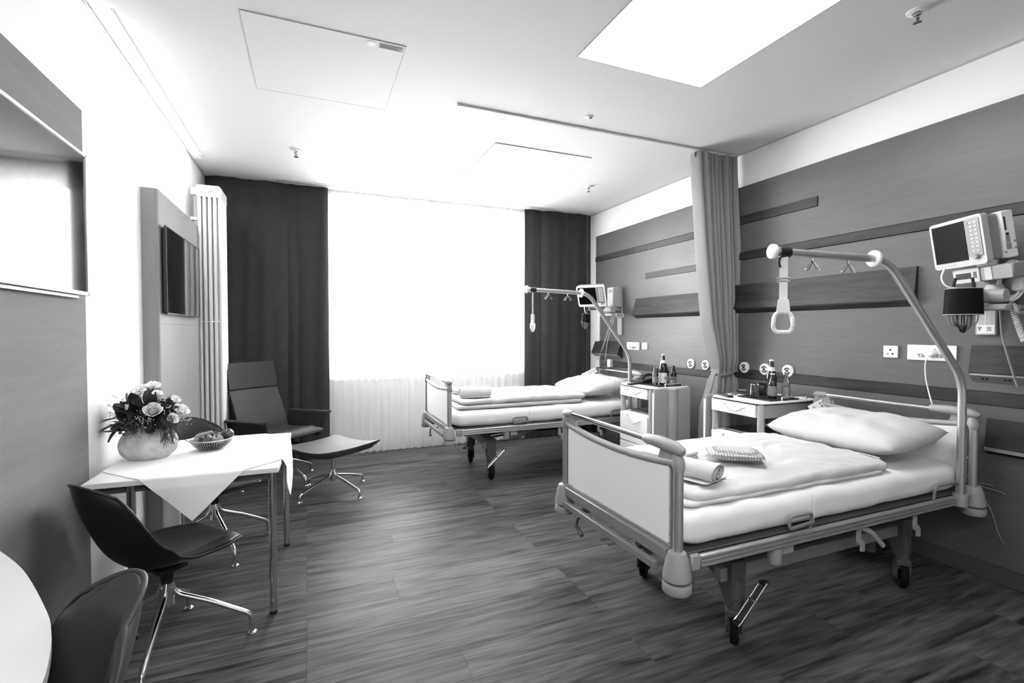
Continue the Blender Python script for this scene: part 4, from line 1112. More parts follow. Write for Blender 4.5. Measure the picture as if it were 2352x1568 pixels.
# ================================================================== RIGHT WALL FITTINGS
XW = XR - .022           # face of the veneer
def wedge(name, label, cat, y0, y1, zt, zb, dep, plates=0, mt='blackwood', grp=None):
    """sloping wooden wall box: thin at the top, deeper at the bottom"""
    t = thing(name, label, cat, (XW, (y0 + y1) / 2, 0), 0, grp)
    h = (y1 - y0) / 2
    build('sloping_face', M().prism([(-.012, zt), (-.016, zt), (-dep, zb + .012), (-dep + .006, zb + .010)], 'y', -h, h), K[mt], t, ang=20)
    for sg in (-1, 1):
        build('side_cheek', M().prism([(0, zt), (-.012, zt), (-dep + .006, zb + .010), (0, zb - .035)], 'y', sg * h - .004 * sg - .004, sg * h - .004 * sg + .004), K[mt], t, ang=20)
    build('top_strip', M().box(-.014, 0, -h, h, zt - .012, zt, .001), K[mt], t)
    if plates:
        w = 2 * h / plates
        for k in range(plates):
            a, b = -h + k * w + .006, -h + (k + 1) * w - .004
            pl = build('metal_plate', M().prism([(-dep + .002, zb + .008), (-dep + .004, zb - .002), (-.004, zb - .042), (-.004, zb - .034)], 'y', a, b), K['alu'], t, ang=20)
            sk = M()
            for q in (.3, .38, .7, .78):
                yy = a + (b - a) * q
                sk.prism([(-dep * .62, zb - .0165), (-dep * .45, zb - .0245), (-dep * .45, zb - .0255), (-dep * .62, zb - .0175)], 'y', yy - .006, yy + .006)
            build('socket_slot', sk, K['ink'], pl, kind='stuff')
    else:
        build('underside', M().prism([(-dep + .002, zb + .010), (-dep + .004, zb + .004), (0, zb - .03), (0, zb - .022)], 'y', -h, h), K[mt], t, ang=20)
    return t
wedge('wall_uplight', 'long dark wood sloping wall light box above the nearer bedside cabinet', 'wall lamp', 1.833, 3.246, 1.822, 1.600, .045, 0, 'darkwood', 'long wall light boxes')
wedge('wall_uplight', 'long dark wood sloping wall light box above the far bedside cabinet', 'wall lamp', 3.42, 4.672, 1.788, 1.590, .075, 0, 'darkwood', 'long wall light boxes')
wedge('supply_unit', 'black wood wall box with metal socket underside right of the lifting pole', 'wall unit', .80, 1.553, 1.335, 1.166, .045, 3)
wedge('supply_unit', 'black wood wall box with bright lower edge behind the window bed headboard', 'wall unit', 4.95, 5.54, 1.282, 1.112, .08, 1)
t = wedge('wall_shelf', 'low black wood wall box with a bright metal lip right of the nearer headboard', 'wall unit', .80, 1.477, .923, .755, .035)
build('metal_lip', M().box(-.04, -.034, -.338, .338, .745, .765, .001), K['alu'], t)

def outlet(label, y, z, n=0):
    t = thing('gas_outlet', label, 'wall outlet', (XW, y, z), 0, 'round white gas outlets')
    T = rot('Y', -PI / 2)
    build('cover_disc', M().lathe([(.049, 0), (.049, .010), (.045, .014), (.033, .014), (.031, .017), (.0001, .017)], 32, T=T), K['whiteplastic'], t)
    for s0 in (.35, .35 + PI):
        arc = M(); P = []
        for k in range(9):
            a = s0 + 2.2 * k / 8; P.append((-.0175, .0225 * cos(a), .0225 * sin(a)))
        arc.tube(P, .0045, 6, flat=((1, 0, 0), 1.2))
        build('index_ring', arc, K['black'], t)
    build('probe_hole', M().lathe([(.011, .016), (.011, .0195), (.0001, .0195)], 20, T=T), K['black'], t)
outlet('round white gas outlet just right of the privacy curtain', 3.138, 1.092)
outlet('round white gas outlet partly behind the cap of the tall bottle', 2.931, 1.092)
outlet('round white gas outlet right of the tall bottle on the nearer cabinet', 2.718, 1.094)
outlet('round white gas outlet farther from the privacy curtain, above the far cabinet', 3.788, 1.083)
outlet('round white gas outlet touching the far edge of the privacy curtain', 3.591, 1.083)

def socket_plate(name, label, y0, y1, z0, z1):
    t = thing(name, label, 'socket', (XW, (y0 + y1) / 2, (z0 + z1) / 2))
    h, v = (y1 - y0) / 2, (z1 - z0) / 2
    build('plate', M().box(-.011, 0, -h, h, -v, v, .003), K['whiteplastic'], t)
    return t, h, v
def hole(t, y, z, r, m='black'): build('pin_hole', M().lathe([(r, .010), (r, .0122), (.0001, .0122)], 14, (0, y, z), T=rot('Y', -PI / 2)), K[m], t)
t, h, v = socket_plate('power_socket', 'small square white three pin socket on the veneer wall', 1.934, 2.021, 1.239, 1.318)
hole(t, 0, .012, .006); hole(t, .014, -.014, .0055, 'midgrey'); hole(t, -.014, -.014, .006)
build('rocker_line', M().box(-.0118, -.0105, -h + .004, h - .004, .024, .0252), K['jointgrey'], t)
def long_socket(label, y0, y1, z0, z1):
    t, h, v = socket_plate('call_panel', label, y0, y1, z0, z1)
    for c in (.05, -.045):
        k = M().prism([(c - .022, -.028), (c + .010, -.028), (c + .024, -.008), (c - .008, -.008)], 'x', -.0125, -.0105)
        b = build('symbol_key', k, K['keypad'], t)
        build('key_symbol', M().prism([(c - .004, -.023), (c + .006, -.023), (c + .006, -.013), (c - .004, -.013)], 'x', -.0132, -.0124), K['whiteplastic'], b)
    build('plug', M().lathe([(.026, .010), (.026, .018), (.02, .034), (.012, .04), (.0001, .04)], 20, (0, -.012, -.002), T=rot('Y', -PI / 2)), K['whiteplastic'], t)
    hole(t, -.02, .018, .008)
    return t
long_socket('long white wall plate with plug and two grey keys behind the lifting pole', 1.624, 1.881, 1.232, 1.328)
long_socket('long white wall plate with two grey keys above the far headboard', 4.611, 4.854, 1.187, 1.278)
t, h, v = socket_plate('light_switch', 'small white wall switch right of the far long plate', 4.469, 4.564, 1.198, 1.279)
build('rocker', M().box(-.016, -.009, -.024, .024, -.028, .028, .003), K['whiteplastic'], t)
def cable(name, label, P, r, mt, n=8, cat='cable'):
    pts = bez(P, n); c = pts[0]
    o = build(name, M().tube([p - c for p in pts], r, 7), K[mt], None, loc=c)
    return tag(o, label, cat)
cable('power_cable', 'thin white cable hanging from the plug of the long wall plate', [(3.485, 1.752, 1.255), (3.47, 1.755, 1.215), (3.46, 1.745, 1.12), (3.44, 1.705, .99), (3.44, 1.69, .955)], .0035, 'whiteplastic')
cable('power_cable', 'thin dark cable hanging on the black wall right of the nearer headboard', [(3.545, 1.555, .60), (3.515, 1.50, .50), (3.52, 1.45, .40), (3.53, 1.42, .28), (3.535, 1.36, .18)], .003, 'inkgrey')
cable('cable_loop', 'small loose loop of cable low on the wall behind the nearer headboard', [(3.512, 1.44, .548), (3.50, 1.47, .556), (3.49, 1.505, .545), (3.50, 1.47, .535), (3.51, 1.41, .525), (3.515, 1.39, .515)], .003, 'midgrey')

# ------------------------------------------------------------------ patient monitors on wall arms
def monitor(label, c, yaw, tilt, pm='monitorplastic', grp='patient monitors'):
    e = Vector((cos(yaw), sin(yaw), 0)); n = Vector((-sin(yaw), cos(yaw), 0)); u = Vector((0, 0, cos(tilt))) + n * sin(tilt)
    nn = (-e).cross(u)
    R = Matrix(((-e.x, u.x, nn.x), (-e.y, u.y, nn.y), (-e.z, u.z, nn.z)))
    t = thing('patient_monitor', label, 'monitor', c, 0, grp); t.rotation_euler = R.to_euler()
    w, h = .1675, .13
    fr = M(); o = []
    # rounded front bezel with an opening
    def rr(hx, hy, r, k=6):
        P = []
        for cx, cy, a0 in ((hx - r, hy - r, 0), (-hx + r, hy - r, PI / 2), (-hx + r, -hy + r, PI), (hx - r, -hy + r, 1.5 * PI)):
            for i in range(k + 1): a = a0 + PI / 2 * i / k; P.append((cx + r * cos(a), cy + r * sin(a)))
        return P
    build('front_bezel', M().prism(rr(w, h, .02), 'z', -.03, 0), K[pm], t, ang=30)
    build('housing', M().prism(rr(w - .012, h - .012, .02), 'z', -.085, -.03), K['keypad'], t, ang=30)
    build('screen', M().box(-w + .018, .062, -h + .032, h - .018, 0, .0025), K['monitor_screen'], t)
    kp = build('keypad', M().box(.066, w - .014, -h + .045, h - .016, 0, .003, .001), K['keypad'], t)
    for i in range(2):
        for j in range(8):
            build('key', M().box(.094 + i * .027, .112 + i * .027, .088 - j * .021, .098 - j * .021, .003, .0045, .0005), K[pm], kp)
    build('key_round', M().lathe([(.010, .003), (.010, .0045), (.0001, .0045)], 16, (.080, .092, 0)), K['midgrey'], kp)
    build('knob', M().lathe([(.014, 0), (.013, .014), (.010, .017), (.0001, .017)], 20, (.118, -.088, 0)), K['keypad'], t)
    build('print_line', M().box(-.08, -.02, -h + .012, -h + .015, 0, .0006).box(.075, .14, h - .011, h - .009, 0, .0006), K['inkgrey'], t)
    return t
MN = (3.262, 1.516, 1.892)
mn = monitor('white patient monitor tilted above the head of the nearer bed', MN, 1.105, .164)
MF = (3.008, 4.835, 1.81)
mf = monitor('white patient monitor above the head of the window bed', MF, 2.299, .49, 'white')
def boxed(name, parent_like, label, cat, bx, mt, grp=None):
    """box thing placed in a monitor's frame"""
    R = parent_like.rotation_euler.to_matrix().to_4x4(); T = tr(*parent_like.location) @ R
    cx, cy, cz = (bx[0] + bx[1]) / 2, (bx[2] + bx[3]) / 2, (bx[4] + bx[5]) / 2
    t = thing(name, label, cat, T @ Vector((cx, cy, cz)), 0, grp); t.rotation_euler = parent_like.rotation_euler
    hx, hy, hz = (bx[1] - bx[0]) / 2, (bx[3] - bx[2]) / 2, (bx[5] - bx[4]) / 2
    build('case', M().box(-hx, hx, -hy, hy, -hz, hz, .006), K[mt], t)
    return t, hx, hy, hz
# interface module on the right flank of the nearer monitor
t, hx, hy, hz = boxed('interface_module', mn, 'pale connector module on the flank of the nearer patient monitor', 'module', (.112, .172, -.120, .122, -.150, -.088), 'whiteplastic')
m = M().box(hx, hx + .001, .0, .085, -.004, .006)
build('card_slot', M().box(hx, hx + .0015, .02, .09, .012, .020), K['ink'], t)
for yy, zz, a, b in ((-.005, .012, .012, .008), (-.03, .012, .014, .010), (-.062, .012, .016, .012), (-.04, -.02, .005, .005), (-.075, -.02, .005, .005), (-.09, .03, .005, .005)):
    build('port', M().box(hx, hx + .0015, yy - a, yy + a, zz - b, zz + b), K['inkgrey'], t)
build('round_port', M().lathe([(.008, 0), (.008, .0015), (.003, .0015)], 14, (hx, .0, .012), T=rot('Y', PI / 2)), K['black'], t)
t, hx, hy, hz = boxed('printer_module', mn, 'grey printer module with dark slot under the nearer patient monitor', 'module', (-.085, .26, -.222, -.145, -.13, -.03), 'keypad')
f = build('front_panel', M().box(-hx + .0, -hx + .165, -hy, hy, hz, hz + .006, .002), K['monitorplastic'], t)
build('paper_slot', M().box(-hx + .02, -hx + .115, -.016, .016, hz + .006, hz + .0075), K['ink'], f)
build('eject_key', M().box(-hx + .13, -hx + .148, -.016, .018, hz + .006, hz + .0075), K['black'], f)
build('pale_block', M().box(.02, .06, -hy + .005, hy - .005, hz, hz + .003), K['monitorplastic'], t)
t, hx, hy, hz = boxed('printer_module', mf, 'grey printer module with dark slot under the far patient monitor', 'module', (-.06, .12, -.19, -.142, -.12, -.02), 'keypad')
f = build('front_panel', M().box(-hx, .03, -hy, hy, hz, hz + .006, .002), K['monitorplastic'], t)
build('paper_slot', M().box(-hx + .012, .0, -.010, .008, hz + .006, hz + .0075), K['ink'], f)
# wall arms
def arm(label, rail_y, z0, z1, c, zarm, grp='monitor arms'):
    t = thing('monitor_arm', label, 'monitor arm', (XW, rail_y, 0), 0, grp)
    build('wall_rail', M().box(-.022, 0, -.045, .045, z0, z1, .003), K['monitorplastic'], t)
    build('rail_groove', M().box(-.0228, -.0215, -.004, .004, z0 + .002, z1 - .002).box(-.0228, -.0215, -.024, -.020, z0 + .002, z1 - .002), K['jointgrey'], t)
    d = Vector((c[0] - XW, c[1] - rail_y, 0))
    a = Vector((-.03, 0, zarm)); b = Vector((-.20, -.11, zarm))
    build('arm_beam', M().tube([a, a * .5 + b * .5, b], [.030, .034, .028], 12, flat=((0, 0, 1), 1.0)), K['monitorplastic'], t)
    build('joint', M().lathe([(.034, -.035), (.038, -.03), (.038, .05), (.03, .06)], 20, tuple(b)), K['monitorplastic'], t)
    build('joint_cap', M().lathe([(.026, 0), (.024, .012), (.0001, .014)], 18, (b.x, b.y, zarm - .03), T=rot('X', PI / 2)), K['keypad'], t)
    build('wall_bracket', M().box(-.06, -.02, -.04, .04, zarm - .05, zarm + .05, .006), K['keypad'], t)
    build('tilt_post', M().tube([(b.x, b.y, zarm + .05), (b.x - .02, b.y + .02, c[2] - .20)], .02, 12), K['keypad'], t)
    build('carry_tray', M().box(b.x - .06, b.x + .12, b.y - .07, b.y + .10, zarm - .075, zarm - .045, .006), K['monitorplastic'], t)
    build('clamp_drum', M().tube([(b.x - .03, b.y + .09, zarm), (b.x - .03, b.y - .06, zarm)], [.040, .034], 20), K['monitorplastic'], t)
    build('side_grip', M().tube(bend([(-.10, -.19, zarm - .05), (-.10, -.20, zarm - .09), (-.20, -.20, zarm - .09), (-.20, -.19, zarm - .05)], .015), .009, 8), K['monitorplastic'], t)
    return t
t = arm('white wall rail and swing arm carrying the nearer patient monitor', 1.49, 1.392, 2.0, MN, 1.60)
lab = build('rail_label', M().box(-.0235, -.022, -.040, .036, 1.402, 1.45), K['label'], t)
def text(name, body, size, loc, rotm, mt, parent):
    cu = bpy.data.curves.new(name, 'FONT'); cu.body = body; cu.size = size; cu.extrude = .0003; cu.align_x = 'CENTER'; cu.align_y = 'CENTER'
    tmp = bpy.data.objects.new(name, cu); COL.objects.link(tmp)
    me = bpy.data.meshes.new_from_object(tmp.evaluated_get(bpy.context.evaluated_depsgraph_get())); bpy.data.objects.remove(tmp)
    me.materials.clear(); me.materials.append(K[mt])
    o = bpy.data.objects.new(name, me); COL.objects.link(o); o.parent = parent; o.location = loc; o.rotation_euler = rotm.to_euler(); return o
Rw = Matrix(((0, 0, -1), (-1, 0, 0), (0, 1, 0)))     # text on a wall that faces -x
text('lettering', '50', .026, (-.0242, -.018, 1.426), Rw @ Matrix.Rotation(PI / 2, 3, 'Z'), 'ink', lab)
text('lettering', 'P', .034, (-.0242, .022, 1.427), Rw @ Matrix.Rotation(PI / 8, 3, 'Z'), 'ink', lab)
t = arm('white wall rail and swing arm carrying the far patient monitor', 4.99, 1.36, 1.93, MF, 1.665)
t2 = thing('supply_rail', 'tall white vertical rail on the wall behind the far monitor near the corner', 'wall rail', (XW, 5.50, 0))
build('rail', M().box(-.02, .0, -.055, .055, .82, 1.76, .003), K['whiteplastic'], t2)
build('rail_groove', M().box(-.0208, -.0195, -.02, -.014, .83, 1.75).box(-.0208, -.0195, .014, .02, .83, 1.75), K['jointgrey'], t2)
t = thing('power_module', 'pale grey box on the wall rail right of the far patient monitor', 'module', (3.44, 4.99, 1.815))
build('case', M().box(-.07, .066, -.06, .06, -.115, .125, .006), K['monitorplastic'], t)
build('front_label', M().box(-.0712, -.07, -.04, .03, .06, .10), K['keypad'], t)
build('socket', M().box(-.03, .02, -.03, .03, -.13, -.115, .003), K['black'], t)
# hanging cuffs
def cuff(label, x, y, z, s, rz, tilt=0.0):
    t = thing('blood_pressure_cuff', label, 'cuff', (x, y, z), rz); t.rotation_euler = (0, tilt, rz)
    def fn(u, v): a = 2 * PI * v; return (.062 * s * (1 + .08 * u) * cos(a), .045 * s * (1 + .08 * u) * sin(a), -.12 * s * u)
    build('band', M().sheet(fn, 6, 28, .006), K['rubber'], t)
    for k, zz in ((0, 0), (1, -.12 * s)):
        build('edge_binding', M().tube([(.066 * s * (1 + .08 * k) * cos(a), .049 * s * (1 + .08 * k) * sin(a), zz) for a in [2 * PI * i / 28 for i in range(28)]], .0022, 6, closed=True), K['jointgrey'], t)
    for k in range(13):
        a = random.uniform(0, PI); w = random.uniform(.025, .06) * s; d = random.uniform(.05, .085) * s
        P = [(w * cos(a), .03 * s * sin(a), -.09 * s), (w * .9 * cos(a), .035 * s * sin(a), -.12 * s - d * .6), (random.uniform(-.01, .01), 0, -.12 * s - d), (-w * .9 * cos(a), -.03 * s * sin(a), -.12 * s - d * .6), (-w * cos(a), -.025 * s * sin(a), -.09 * s)]
        build('looped_cable', M().tube(bez(P, 5), .0032, 6), K['keypad' if k % 3 else 'black'], t)
    for sg in (-1, 1):
        build('hanging_strap', M().tube([(sg * .04 * s, 0, -.01), (sg * .03 * s, 0, .05 * s)], .007, 6, flat=((1, 0, 0), .3)), K['black'], t)
    build('air_hose', M().tube(bez([(-.03 * s, -.02, 0), (-.07 * s, -.02, .015), (-.085 * s, -.01, .06), (-.07 * s, 0, .10 * s)], 6), .0045, 8), K['whiteplastic'], t)
    return t
cuff('black cuff with looped cables hanging under the nearer patient monitor', 3.20, 1.452, 1.64, 1.15, math.radians(-45))
cuff('black cuff with looped cables hanging under the far patient monitor', 2.96, 4.87, 1.60, .85, math.radians(30), .2)
# coiled and straight cables by the nearer monitor
t = thing('cable_bundle', 'bundle of white looped cable beside the nearer monitor arm', 'cable', (3.36, 1.325, 1.665))
for k in range(6):
    r = .075 + .008 * (k % 3); o = Vector((.008 * k - .02, .006 * (k % 2), .004 * k))
    build('loop', M().tube([o + Vector((.35 * r * cos(a), -.45 * r * cos(a), 1.08 * r * sin(a))) for a in [2 * PI * i / 32 for i in range(32)]], .0048, 8, closed=True), K['whiteplastic'], t)
build('pulse_clip', M().pad(-.02, .03, -.05, -.0, -.045, .03, .015, .015, 40, 5), K['whiteplastic'], t)
def coil(label, A, B, r, turns, rw):
    A, B = Vector(A), Vector(B); d = (B - A); u = d.orthogonal().normalized(); w = d.normalized().cross(u); n = turns * 10
    P = [d * (i / n) + u * (r * cos(2 * PI * i / 10)) + w * (r * sin(2 * PI * i / 10)) + Vector((0, 0, -.02 * sin(PI * i / n))) for i in range(n + 1)]
    o = build('coiled_cable', M().tube(P, rw, 6), K['whiteplastic'], None, loc=A); return tag(o, label, 'cable')
coil('white coiled cable hanging from the nearer monitor arm', (3.38, 1.335, 1.58), (3.40, 1.285, 1.36), .011, 22, .0028)
coil('white coiled cable hanging from the far monitor arm', (3.42, 4.99, 1.64), (3.47, 5.42, 1.0), .008, 40, .002)
cable('power_cable', 'grey straight cable slanting down across the black wall box', [(3.50, 1.425, 1.545), (3.462, 1.40, 1.40), (3.452, 1.37, 1.28), (3.455, 1.33, 1.12)], .005, 'keypad')
cable('power_cable', 'thin white cable slanting down across the far black wall box', [(3.46, 4.98, 1.66), (3.43, 5.10, 1.35), (3.42, 5.13, 1.22), (3.44, 5.20, 1.02)], .003, 'whiteplastic')
t = thing('plug_box', 'small white plug box on the strip above the far headboard', 'socket', (XW, 5.18, 1.0))
build('case', M().box(-.05, 0, -.035, .035, -.05, .05, .005), K['whiteplastic'], t)
build('cord', M().tube(bez([(-.03, .01, -.05), (-.04, .0, -.09), (-.05, -.03, -.13)]), .006, 8), K['black'], t)

# ================================================================== TABLE TOP: vase, flowers, fruit
VC = (-.800, 3.10, TZ + .0045)
t = thing('vase', 'squat crackled white ceramic vase on the tablecloth', 'vase', VC)
pr = [(.0001, 0), (.078, 0), (.092, .004), (.120, .03), (.131, .062), (.130, .090), (.116, .125), (.095, .150), (.082, .160), (.078, .166), (.074, .160), (.078, .145), (.0001, .14)]
build('body', M().lathe([(max(.0001, p.x), p.y) for p in bez([(a, b, 0) for a, b in pr[:8]], 5)] + pr[8:], 56, sy=.85), K['ceramic'], t, ang=70)
build('rim', M().tube([(.078 * cos(a), .066 * sin(a), .165) for a in [2 * PI * i / 40 for i in range(40)]], .004, 8, closed=True), K['ceramic'], t)
bq = thing('flower_arrangement', 'bouquet of white blossoms dark leaves and grass filling the ceramic vase', 'flowers', (VC[0], VC[1], VC[2] + .142))
def P3(px, py, d=0): return Vector(((px - 331) / 527, d, (1055 - py) / 434 - .142))
rng = random.Random(11)
def blossom(r, petals, open_, seed, ruff=0.0):
    R_ = random.Random(seed); m = M()
    for k in range(petals):
        f = k / petals; a = k * 2.39996; tilt = .25 + open_ * f; rr_ = r * (.25 + .75 * f); wv = .55 + .5 * f
        def fn(u, v, a=a, tilt=tilt, rr_=rr_, wv=wv, f=f):
            s = 2 * v - 1
            L = u * rr_ * 1.15; ww = wv * rr_ * sin(PI * min(.97, .12 + .80 * u)) * s
            cup = tilt * u * 1.0
            x = r * .10 * f + L * sin(cup); z = L * cos(cup * .75) * (1 - .35 * f)
            q = ww / max(.5 * rr_ + .25 * r * f, 1e-4)
            rad = x + .4 * rr_ * (1 - cos(min(1.4, abs(q)))) * -.5
            z += ruff * r * sin(9 * v + 5 * u + k) * u + .10 * r * u * u * s * s
            return (rad * cos(a) - ww * sin(a), rad * sin(a) + ww * cos(a), z * .9 - r * .35)
        m.sheet(fn, 6, 6)
    return m
def rosebud(r, seed):
    """rose: tight spiral heart wrapped by wide outer petals"""
    m = M(); R_ = random.Random(seed)
    for k in range(15):
        f = k / 14; a0 = k * 2.2; rad0 = r * (.10 + .62 * f); hgt = r * (1.0 - .22 * f * f); span = 2.3 - .5 * f
        def fn(u, v, a0=a0, rad0=rad0, hgt=hgt, span=span, f=f):
            s = 2 * v - 1; a = a0 + span * s * .55
            lip = (1 - abs(s) ** 3)
            flare = 1 + (.04 + .26 * f) * u ** 2.4
            rr_ = rad0 * (.55 + .45 * u ** .6) * flare
            z = hgt * u * (.72 + .28 * lip) - r * .45 - (.16 * f * r * max(0, u - .75) * 4) * .6
            return (rr_ * cos(a), rr_ * sin(a), z)
        m.sheet(fn, 8, 10)
    return m
def aim(o, d):
    o.rotation_euler = Vector(d).to_track_quat('Z', 'Y').to_euler()
big = build('rose', rosebud(.049, 3), K['petal'], bq, ang=180, loc=P3(354, 940, -.10)); aim(big, (.10, -.62, .62))
for i, (px, py, d, r) in enumerate([(321, 894, -.03, .034), (347, 888, -.02, .034), (352, 908, .01, .026), (306, 908, -.02, .026), (401, 921, -.04, .024), (406, 944, -.03, .028), (418, 948, -.02, .030), (397, 964, -.07, .028), (288, 935, -.06, .020)]):
    o = build('carnation', blossom(r, 20, 1.05, i, .10), K['petal'], bq, ang=180, loc=P3(px, py, d))
    v_ = P3(px, py, d) - Vector((0, .02, .02)); aim(o, (v_.x, v_.y - .08, v_.z + .04))
def leafmesh(L, w):
    m = M(); m.sheet(lambda u, v: (w * (2 * v - 1) * sin(PI * (.04 + .93 * u)) ** .8, .25 * w * abs(2 * v - 1) - .18 * L * u * u, L * u), 8, 4); return m
lm = [leafmesh(.10, .026).mesh('leaf', K['leaf'], 80), leafmesh(.075, .022).mesh('leaf', K['leaf'], 80), leafmesh(.085, .028).mesh('leaf', K['leafmid'], 80)]
for i in range(110):
    th = rng.uniform(0, 2 * PI); el = rng.uniform(-.25, 1.2)
    d = Vector((cos(th) * cos(el), sin(th) * cos(el) * .8, sin(el)))
    o = build('leaf', lm[0 if i % 3 else (1 if i % 2 else 2)] if i % 7 else lm[2], None, bq, loc=d * rng.uniform(.02, .085) + Vector((-.015, -.015, .055)))
    q = d.to_track_quat('Z', 'Y'); o.rotation_euler = q.to_euler(); o.rotation_euler.rotate_axis('Z', rng.uniform(0, 6))
for px, py, d, dx, dz in ((270, 970, -.06, -1, -.35), (285, 970, -.08, -.6, -.7), (262, 960, -.03, -1, -.1)):
    o = build('leaf', lm[2] if py < 920 else lm[0], None, bq, loc=P3(px, py, d)); aim(o, (dx, -.35, dz))
gb = M()
for i in range(95):
    th = rng.uniform(PI * .75, PI * 2.2) if i % 4 else rng.uniform(0, 2 * PI); el = rng.uniform(.0, 1.25); L = rng.uniform(.15, .235)
    d = Vector((cos(th) * cos(el), sin(th) * cos(el) * .7, sin(el) * .95)); sd = d.cross(Vector((0, 0, 1))) * rng.uniform(-.35, .35)
    P = [Vector((0, 0, .03)) + d * (L * k / 3) + sd * (L * (k / 3) ** 2 * .6) - Vector((0, 0, .05 * (k / 3) ** 2 * cos(el))) for k in range(4)]
    gb.tube(bez(P, 3), [.0019] * 4 + [.0017] * 3 + [.0012] * 3, 4)
    for b_ in range(2):
        k = rng.uniform(.5, .95); p = Vector((0, 0, .03)) + d * (L * k); q = Vector((rng.uniform(-1, 1), rng.uniform(-1, 1), rng.uniform(-.2, 1))).normalized()
        gb.tube([p, p + q * .03], .0012, 3)
build('grass_blade', gb, K['twig'], bq, kind='stuff')
hg = M()
for i in range(120):
    x = rng.uniform(-.05, .13) if i % 2 else rng.uniform(.07, .14); y0 = -rng.uniform(.06, .10) * (1 - (x / .2) ** 2)
    z0 = .04 + rng.uniform(0, .04); L = rng.uniform(.0, .05) + (.055 if x > .085 else 0)
    P = [(x * .7, y0 * .6, z0), (x * .92, y0 - .025, z0 + .01), (x * 1.02 + rng.uniform(-.012, .012), y0 - .038, z0 - L * .6), (x * 1.05 + rng.uniform(-.022, .022), y0 - .040, z0 - L - .02)]
    P = [(p[0] + rng.uniform(-.006, .006), p[1], p[2]) for p in P]; hg.tube(bez(P, 3), .0009, 4)
build('hanging_grass', hg, K['twig'], bq, kind='stuff')
bb = M()
for cx, cy, d, n in ((330, 958, -.12, 46), (252, 955, -.03, 40), (380, 935, -.09, 26), (425, 968, -.05, 22), (345, 970, -.12, 24)):
    for i in range(n): bb.ball(tuple(P3(cx + rng.gauss(0, 10), cy + rng.gauss(0, 9), d + rng.uniform(-.01, .02))), rng.uniform(.0018, .0032), 5)
build('tiny_blossom', bb, K['petal'], bq, kind='stuff')
for px, py in ((294, 958), (304, 957), (290, 965), (300, 968), (306, 966), (287, 976), (296, 982), (283, 986), (291, 990)):
    build('berry', M().ball((0, 0, 0), .0085, 10), K['berry'], bq, loc=P3(px, py, -.105))

BC = (-.528, 3.19, TZ + .0045)
t = thing('fruit_bowl', 'shallow wire bowl holding fruit on the tablecloth', 'bowl', BC)
pr = [(.045, .003), (.07, .012), (.092, .032), (.106, .058)]
rb = M()
for k in range(54):
    a = 2 * PI * k / 54; P = bez([(r * cos(a), r * sin(a), z) for r, z in pr], 3)
    rb.tube(P, .0014, 5)
build('wire_ribs', rb, K['alu'], t, kind='stuff')
build('rim', M().tube([(.106 * cos(a), .106 * sin(a), .059) for a in [2 * PI * i / 60 for i in range(60)]], .0034, 8, closed=True), K['alu'], t)
build('base_ring', M().tube([(.045 * cos(a), .045 * sin(a), .003) for a in [2 * PI * i / 40 for i in range(40)]], .003, 8, closed=True), K['alu'], t)
build('bowl_liner', M().lathe([(.0001, .0045), (.044, .0045), (.066, .0145), (.086, .032), (.084, .034), (.064, .017), (.0001, .008)], 40), K['black'], t)
def apple(label, x, y, z, r, mt, tilt):
    t = thing('apple', label, 'apple', (BC[0] + x, BC[1] + y, BC[2] + z)); t.rotation_euler = tilt
    pr = [(.0001, -.80 * r), (.22 * r, -.88 * r), (.55 * r, -.80 * r), (.88 * r, -.40 * r), (1.0 * r, .1 * r), (.92 * r, .5 * r), (.62 * r, .82 * r), (.30 * r, .84 * r), (.10 * r, .70 * r), (.0001, .62 * r)]
    build('flesh', M().lathe(pr, 24), K[mt], t, ang=80)
    build('stalk', M().tube(bez([(0, 0, .62 * r), (.05 * r, 0, .9 * r), (.18 * r, 0, 1.15 * r)], 3), .0016, 6), K['leaf'], t)
    build('calyx', M().lathe([(.12 * r, -.88 * r), (.05 * r, -.82 * r), (.0001, -.8 * r)], 8), K['leaf'], t)
apple('dark shiny apple at the front of the wire bowl', -.025, -.042, .058, .036, 'apple', (.5, .2, 0))
apple('dark shiny apple lying on the right side of the wire bowl with its calyx up', .076, .018, .074, .035, 'apple', (2.4, .5, .3))
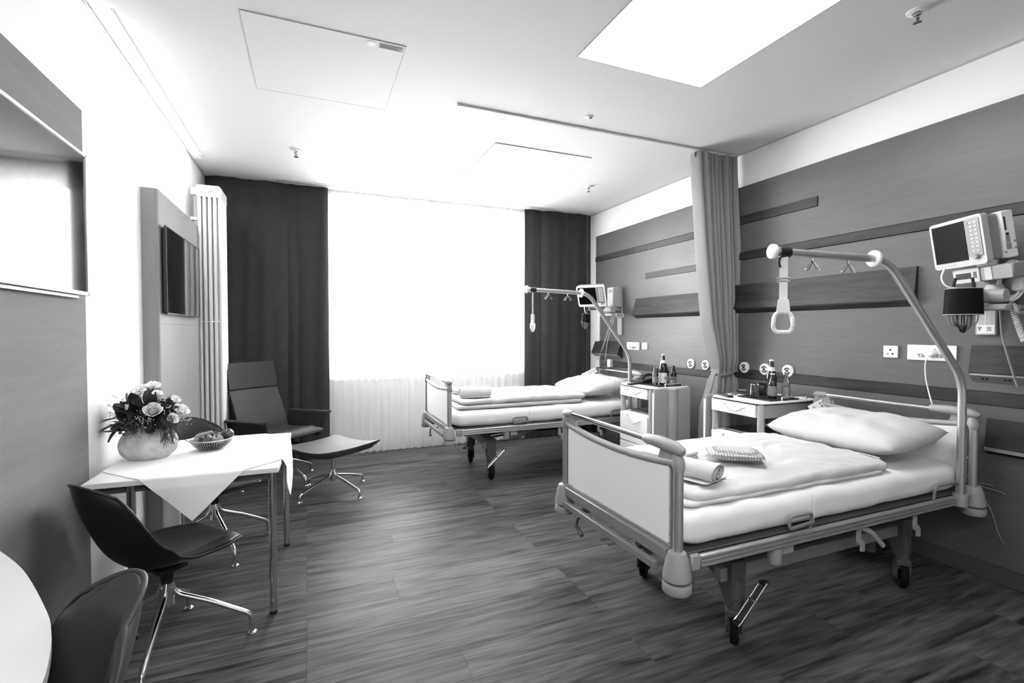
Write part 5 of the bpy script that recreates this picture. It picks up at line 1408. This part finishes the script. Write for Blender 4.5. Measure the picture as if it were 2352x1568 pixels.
apple('paler apple in the middle of the wire bowl', .032, -.035, .052, .034, 'pear', (.3, -.4, .8))
apple('apple at the back of the wire bowl behind the others', .01, .052, .054, .034, 'apple', (.4, -.2, .8))
def pear(label, x, y, z, s, rt):
    t = thing('pear', label, 'pear', (BC[0] + x, BC[1] + y, BC[2] + z)); t.rotation_euler = rt
    pr = [(.0001, -.034), (.014, -.035), (.028, -.024), (.034, -.004), (.029, .018), (.019, .038), (.014, .055), (.010, .066), (.0001, .068)]
    build('flesh', M().lathe([(r * s, q * s) for r, q in pr], 24), K['pear'], t, ang=80)
    build('stalk', M().tube(bez([(0, 0, .066 * s), (.004, 0, .085 * s), (.012, 0, .10 * s)], 3), .0018, 6), K['leaf'], t)
pear('pale pear leaning over the left side of the wire bowl towards the wall', -.052, .012, .062, .95, (0, math.radians(62), math.radians(15)))
pear('small pear at the left rim of the wire bowl', -.055, -.028, .050, .7, (math.radians(20), math.radians(-80), 0))

# ------------------------------------------------------------------ things that repeat share a group
PH = {'dining_chair': 'leather shell chairs', 'trapeze_handle': 'grab handles on the lifting poles', 'telephone': 'black telephones', 'water_bottle': 'tall capped bottles', 'juice_bottle': 'small dark bottles',
      'clear_bottle': 'clear glass bottles', 'remote_control': 'remote controls on the cabinets', 'serving_tray': 'drinks trays', 'sprinkler': 'ceiling sprinklers', 'ceiling_light': 'luminous ceiling panels',
      'window_curtain': 'charcoal window curtains', 'sheer_curtain': 'sheer window curtains', 'folder': 'folders in the cabinets', 'apple': 'apples in the wire bowl', 'pear': 'pears in the wire bowl', 'tumbler': 'glass tumblers',
      'folded_towel': 'folded towels', 'hand_control': 'bed hand controls', 'printer_module': 'printer modules', 'call_panel': 'long wall plates', 'coiled_cable': 'coiled cables', 'power_cable': 'thin cables on the wall',
      'blood_pressure_cuff': 'hanging cuffs', 'supply_unit': 'black wood wall boxes'}
for o in list(COL.objects):
    if o.parent is None and o.get('category') and not o.get('group'):
        base = o.name.split('.')[0]
        if base in PH: o['group'] = PH[base]
